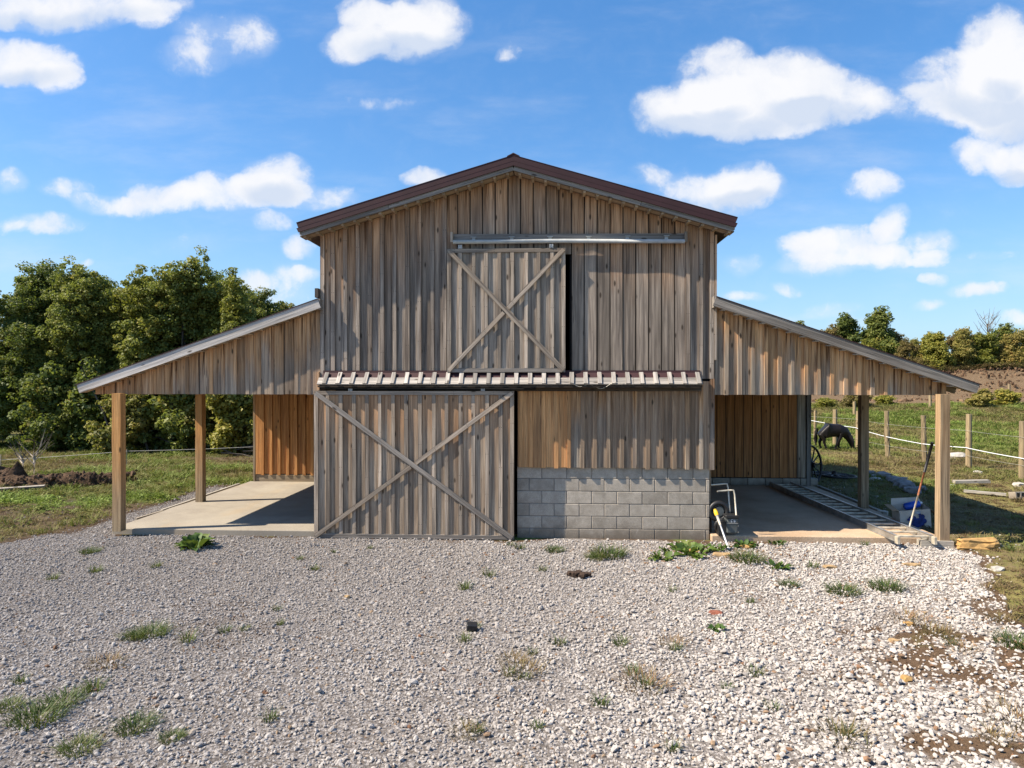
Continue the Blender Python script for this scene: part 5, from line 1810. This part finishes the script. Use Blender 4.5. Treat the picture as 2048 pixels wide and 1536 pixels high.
# boards and blocks on the grass to the right
o = beam('plank', None, 'old plank wood', (10.42, 6.05, .10), (11.25, 6.05, .12), .14, .07, up=(0, 0, 1)); tag(o, 'short white plank lying on the grass, farther of the two', 'board')
o = beam('plank', None, 'old plank wood', (9.95, 4.85, .07), (10.62, 4.45, .06), .09, .05, up=(0, 0, 1)); tag(o, 'narrow pale plank lying on the grass, nearer of the two', 'board')
cb = MB(); cb.box(-.13, .13, -.07, -.045, 0, .18); cb.box(-.13, .13, .045, .07, 0, .18); cb.box(-.13, -.10, -.045, .045, 0, .18); cb.box(.10, .13, -.045, .045, 0, .18); cb.box(-.015, .015, -.045, .045, 0, .18)
o = cb.build('hollow_block', 'block', None, (10.62, 4.2, .02)); o.rotation_euler = (rad(80), 0, .2); o.location.z = .09; tag(o, 'broken hollow concrete block tipped over on the grass', 'block')
for i, (x, y, r, lab) in enumerate(((14.1, 12.2, .22, 'large white rock in the pasture beyond the fence tape'), (13.5, 11.6, .14, 'smaller white rock left of the large one in the pasture'), (12.3, 8.2, .10, 'pale stone near the foot of the pasture fence'),
                                    (10.3, 5.9, .07, 'little white stone before the farther plank'), (12.0, 6.1, .12, 'pale stone near the right edge of the pasture'), (6.62, -1.55, .07, 'lone white stone at the edge of grass and gravel'))):
    rock('white_stone', 'pale rock', x, y, (r * 1.2, r, r * .6), 50 + i, lab)
rock('stone', 'red rock', 2.40, -3.48, (.085, .04, .03), 61, 'dark red brown stone lying alone on the gravel at right', rz=-.3)
rock('stone', 'tan rock', -1.83, -3.15, (.035, .03, .03), 62, 'round tan stone on the gravel at centre left')
rock('stone', 'ochre rock', 3.62, -5.08, (.045, .04, .035), 63, 'yellow brown stone on the white gravel at lower right')
rock('stone', 'tan rock', 3.95, -4.2, (.05, .035, .025), 64, 'flat tan stone by the brown soil patch at right')
rock('stone', 'ochre rock', 4.35, -3.7, (.06, .035, .03), 65, 'ochre stone at the upper edge of the brown soil patch')
rock('stone', 'tan rock', 3.1, -.95, (.14, .07, .035), 66, 'flat tan rock among the weeds before the white pole')
rock('stone', 'ochre rock', 2.75, -.72, (.13, .08, .04), 67, 'flat ochre rock beside the broadleaf weed')
rock('stone', 'ochre rock', 3.62, -.42, (.11, .06, .035), 68, 'ochre rock at the front edge of the right slab')
rock('stone', 'tan rock', 4.4, -1.55, (.10, .05, .03), 69, 'flat tan stone in front of the right slab')
rock('stone', 'tan rock', 5.6, -1.35, (.13, .05, .03), 70, 'brownish flat stone on the gravel below the ladder')
# dung and black cap
mb = MB()
dg = None
e = empty('dung_heap', (.95, -2.12, 0), 'small dark brown heap of horse dung on the gravel', 'dung')
for i, (x, y, z, r) in enumerate(((-.10, .02, .03, .05), (-.05, -.02, .035, .055), (0, .02, .04, .05), (.05, -.04, .03, .05), (.08, 0, .03, .045), (.13, .01, .03, .04), (.03, -.08, .025, .04), (-.13, .03, .025, .03))):
    lump('dung_ball', 'dung', (r, r, r * .75), 80 + i, 2, parent=e, loc=(x, y, z))
o = MB().box(-.055, .055, -.045, .045, 0, .07).build('dark_block', 'black plastic', None, (-.24, -4.12, .01), bevel=.008); o.rotation_euler = (.15, .1, .15)
tag(o, 'small black block lying on the gravel in the middle foreground', 'block')

# ------------------------------------------------------------------ weeds growing in the gravel
GM = [grass_mesh('grass_tuft', 400 + i, 300, .20, .21, .9, .0048, 'grass blades') for i in range(3)]
GS = [grass_mesh('grass_tuft', 420 + i, 60, .11, .07, .9, .004, 'grass blades') for i in range(3)]


def leaves_mesh(seed, n, L, spread, mat, wdt=.4):
    q = random.Random(seed); V = []; Fc = []
    for i in range(n):
        a = q.uniform(0, 6.283); el = q.uniform(.35, 1.3); l = L * q.uniform(.55, 1.1)
        r = spread * math.sqrt(q.random()); x0, y0 = r * math.cos(a + q.uniform(-1, 1)), r * math.sin(a + q.uniform(-1, 1))
        u = Vector((math.cos(a) * math.cos(el), math.sin(a) * math.cos(el), math.sin(el))); sd_ = Vector((-math.sin(a), math.cos(a), 0))
        b0 = len(V); segs = 4
        for s in range(segs + 1):
            t = s / segs
            c0 = Vector((x0, y0, 0)) + u * l * t + Vector((0, 0, -l * .38 * t * t)) 
            c0.z = max(c0.z, .005)
            ww = l * wdt * .5 * (math.sin(math.pi * min(1, t * .92 + .05)) ** .7) + .002
            wv = .012 * math.sin(s * 2 + i)
            V += [c0 - sd_ * ww + Vector((0, 0, ww * .5 + wv)), c0, c0 + sd_ * ww + Vector((0, 0, ww * .5 - wv))]
        for s in range(segs):
            k = b0 + s * 3
            Fc += [(k, k + 1, k + 4, k + 3), (k + 1, k + 2, k + 5, k + 4)]
    me = mesh_from('leaves', V, Fc, mat, True)
    at = me.attributes.new('tint', 'FLOAT', 'FACE')
    at.data.foreach_set('value', np.repeat(np.random.default_rng(seed).uniform(0, .9, n), 8).astype(np.float32))
    return me


def put(name, me, x, y, s, label, cat, group=None, sz=None):
    o = link(name, me, None, (x, y, zg(x, y)))
    o.scale = (s, s, sz or s); o.rotation_euler.z = rnd.uniform(0, 6.28)
    return tag(o, label, cat, group)


G = lambda u, v: (lambda d: (.54 + (2.58 / -d[2]) * d[0], -11.1 + (2.58 / -d[2]) * d[1]))(
    (lambda a, b_, p: (lambda fy, fz, fx: (fx * ca - fy * sa, fx * sa + fy * ca, fz))(math.cos(p) - b_ * math.sin(p), math.sin(p) + b_ * math.cos(p), a))((u - 1024) / 1365., -(v - 768) / 1365., -math.atan(8 / 1365.)))
put('dock_plant', leaves_mesh(5, 36, .33, .10, 'weed leaves', .42), *G(390, 1097), 1.0, 'bushy broadleaf dock plant in front of the left slab', 'plant')
put('broadleaf_weed', leaves_mesh(6, 60, .20, .28, 'weed leaves', .55), *G(1375, 1106), 1.0, 'largest leafy green weed against the foot of the block wall', 'plant')
put('broadleaf_weed', leaves_mesh(9, 26, .18, .14, 'weed leaves', .4), *G(1325, 1118), .9, 'low leafy weed just left of the largest one', 'plant')
put('broadleaf_weed', leaves_mesh(10, 30, .20, .12, 'weed leaves', .35), *G(1490, 1092), .9, 'bright leafy weed in front of the generator', 'plant')
put('broadleaf_weed', leaves_mesh(11, 24, .16, .12, 'weed leaves', .35), *G(1550, 1135), 1.0, 'leafy weed on the gravel right of the dark grass clump', 'plant')
put('broadleaf_weed', leaves_mesh(12, 20, .15, .10, 'weed leaves', .3), *G(1555, 1088), .9, 'small leafy weed touching the right slab edge', 'plant')
put('broadleaf_weed', leaves_mesh(14, 22, .16, .16, 'weed leaves', .35), *G(1428, 1098), 1.0, 'leafy weed at the foot of the white pole', 'plant')
put('broadleaf_weed', leaves_mesh(15, 14, .10, .05, 'weed leaves', .4), *G(1438, 1262), 1.0, 'small bright weed right of centre on the gravel', 'plant')
tufts = [((1215, 1112), 1.35, 0, 'wide grass clump growing before the block wall'), ((1190, 1118), .8, 1, 'low grass at the left end of the wide clump'), ((1110, 1103), .75, 2, 'bright grass tuft right of the big sliding door'),
         ((1495, 1122), 1.25, 1, 'dark dense grass clump in front of the white pole'), ((1685, 1185), 1.05, 2, 'spiky grass tuft on the right gravel, left of a pair'), ((1772, 1178), 1.05, 0, 'spiky grass tuft on the right gravel, right of a pair'),
         ((1578, 1172), .65, 1, 'smaller grass tuft left of the spiky pair'), ((300, 1270), .95, 1, 'wide low grass patch on the left gravel'), ((265, 1275), .6, 2, 'thin dry grass at the left end of the low patch'),
         ((75, 1440), 1.0, 0, 'large grass tuft at the lower left corner'), ((128, 1405), .8, 2, 'grass tuft behind the large one at lower left'), ((15, 1415), .6, 1, 'grass tuft cut by the left edge of the picture'),
         ((272, 1458), .75, 0, 'elongated grass tuft right of the large lower left tuft'), ((160, 1500), .7, 1, 'yellowish grass tuft near the bottom left'), ((345, 1480), .45, 2, 'thin upright grass tuft near the bottom left'),
         ((180, 1105), .75, 2, 'dry thin grass tuft left of the left slab corner'), ((2035, 1290), 1.0, 0, 'rough grass at the right edge beside the gravel')]
for (uv_, s, k, lab) in tufts:
    put('grass_tuft', GM[k], *G(*uv_), s * .88, lab, 'grass', None, s * .62)
leafmat('dry blades', (.12, .075, .035), (.26, .18, .08), (.14, .14, .04), .2)
GD = [grass_mesh('dry_weed', 440 + i, 120, .12, .18, 1.3, .0035, 'dry blades') for i in range(2)]
dry = [((1872, 1268), 'dry brown weed in the upper brown soil patch at right'), ((1930, 1300), 'dry weed near the right edge beside the soil patch'), ((1815, 1240), 'dead brown weed left of the upper soil patch'),
       ((1985, 1180), 'dry brown grass along the right edge of the gravel'), ((2005, 1240), 'dead grass between gravel and green grass at right'), ((1690, 1478), 'straw coloured weed on the gravel at lower right'),
       ((1990, 1478), 'dry brown grass in the lower right corner'), ((2035, 1440), 'dead grass cut by the right edge near the bottom'), ((1050, 1345), 'brown weed in the middle foreground'), ((1025, 1322), 'second brown weed just left of the middle one'),
       ((930, 1468), 'brown withered weed beside the green tuft at the bottom'), ((1290, 1372), 'withered weed on the right half of the foreground'), ((1345, 1288), 'small brown weed right of centre'), ((215, 1330), 'dry weed among the stones at lower left')]
for i, (uv_, lab) in enumerate(dry):
    put('dry_weed', GD[i % 2], *G(*uv_), rnd.uniform(.7, 1.2), lab, 'weed', 'withered weeds in the gravel')
small = [(955, 1465), (1072, 1458), (1064, 1308), (952, 1256), (930, 1178), (1085, 1142), (978, 1152), (1453, 1380), (1510, 1350), (1018, 1348), (1050, 1356), (1690, 1468), (1240, 1290), (1350, 1300), (1290, 1370), (375, 1283),
         (490, 1262), (560, 1250), (555, 1222), (190, 1145), (105, 1158), (312, 1135), (600, 1120), (630, 1140), (1040, 1098), (1020, 1092), (740, 1098), (668, 1105), (1200, 1410), (1262, 1345), (1545, 1418), (40, 1365), (185, 1382),
         (1625, 1135), (1730, 1090), (1500, 1205), (1640, 1075), (2020, 1105), (1900, 1290), (1345, 1500), (930, 1282), (1118, 1290), (540, 1440), (450, 1265), (1345, 1183)]
for i, uv_ in enumerate(small):
    put('grass_tuft', GS[i % 3], *G(*uv_), rnd.uniform(.6, 1.15), 'small sparse grass tuft poking through the gravel', 'grass', 'small tufts in the gravel')
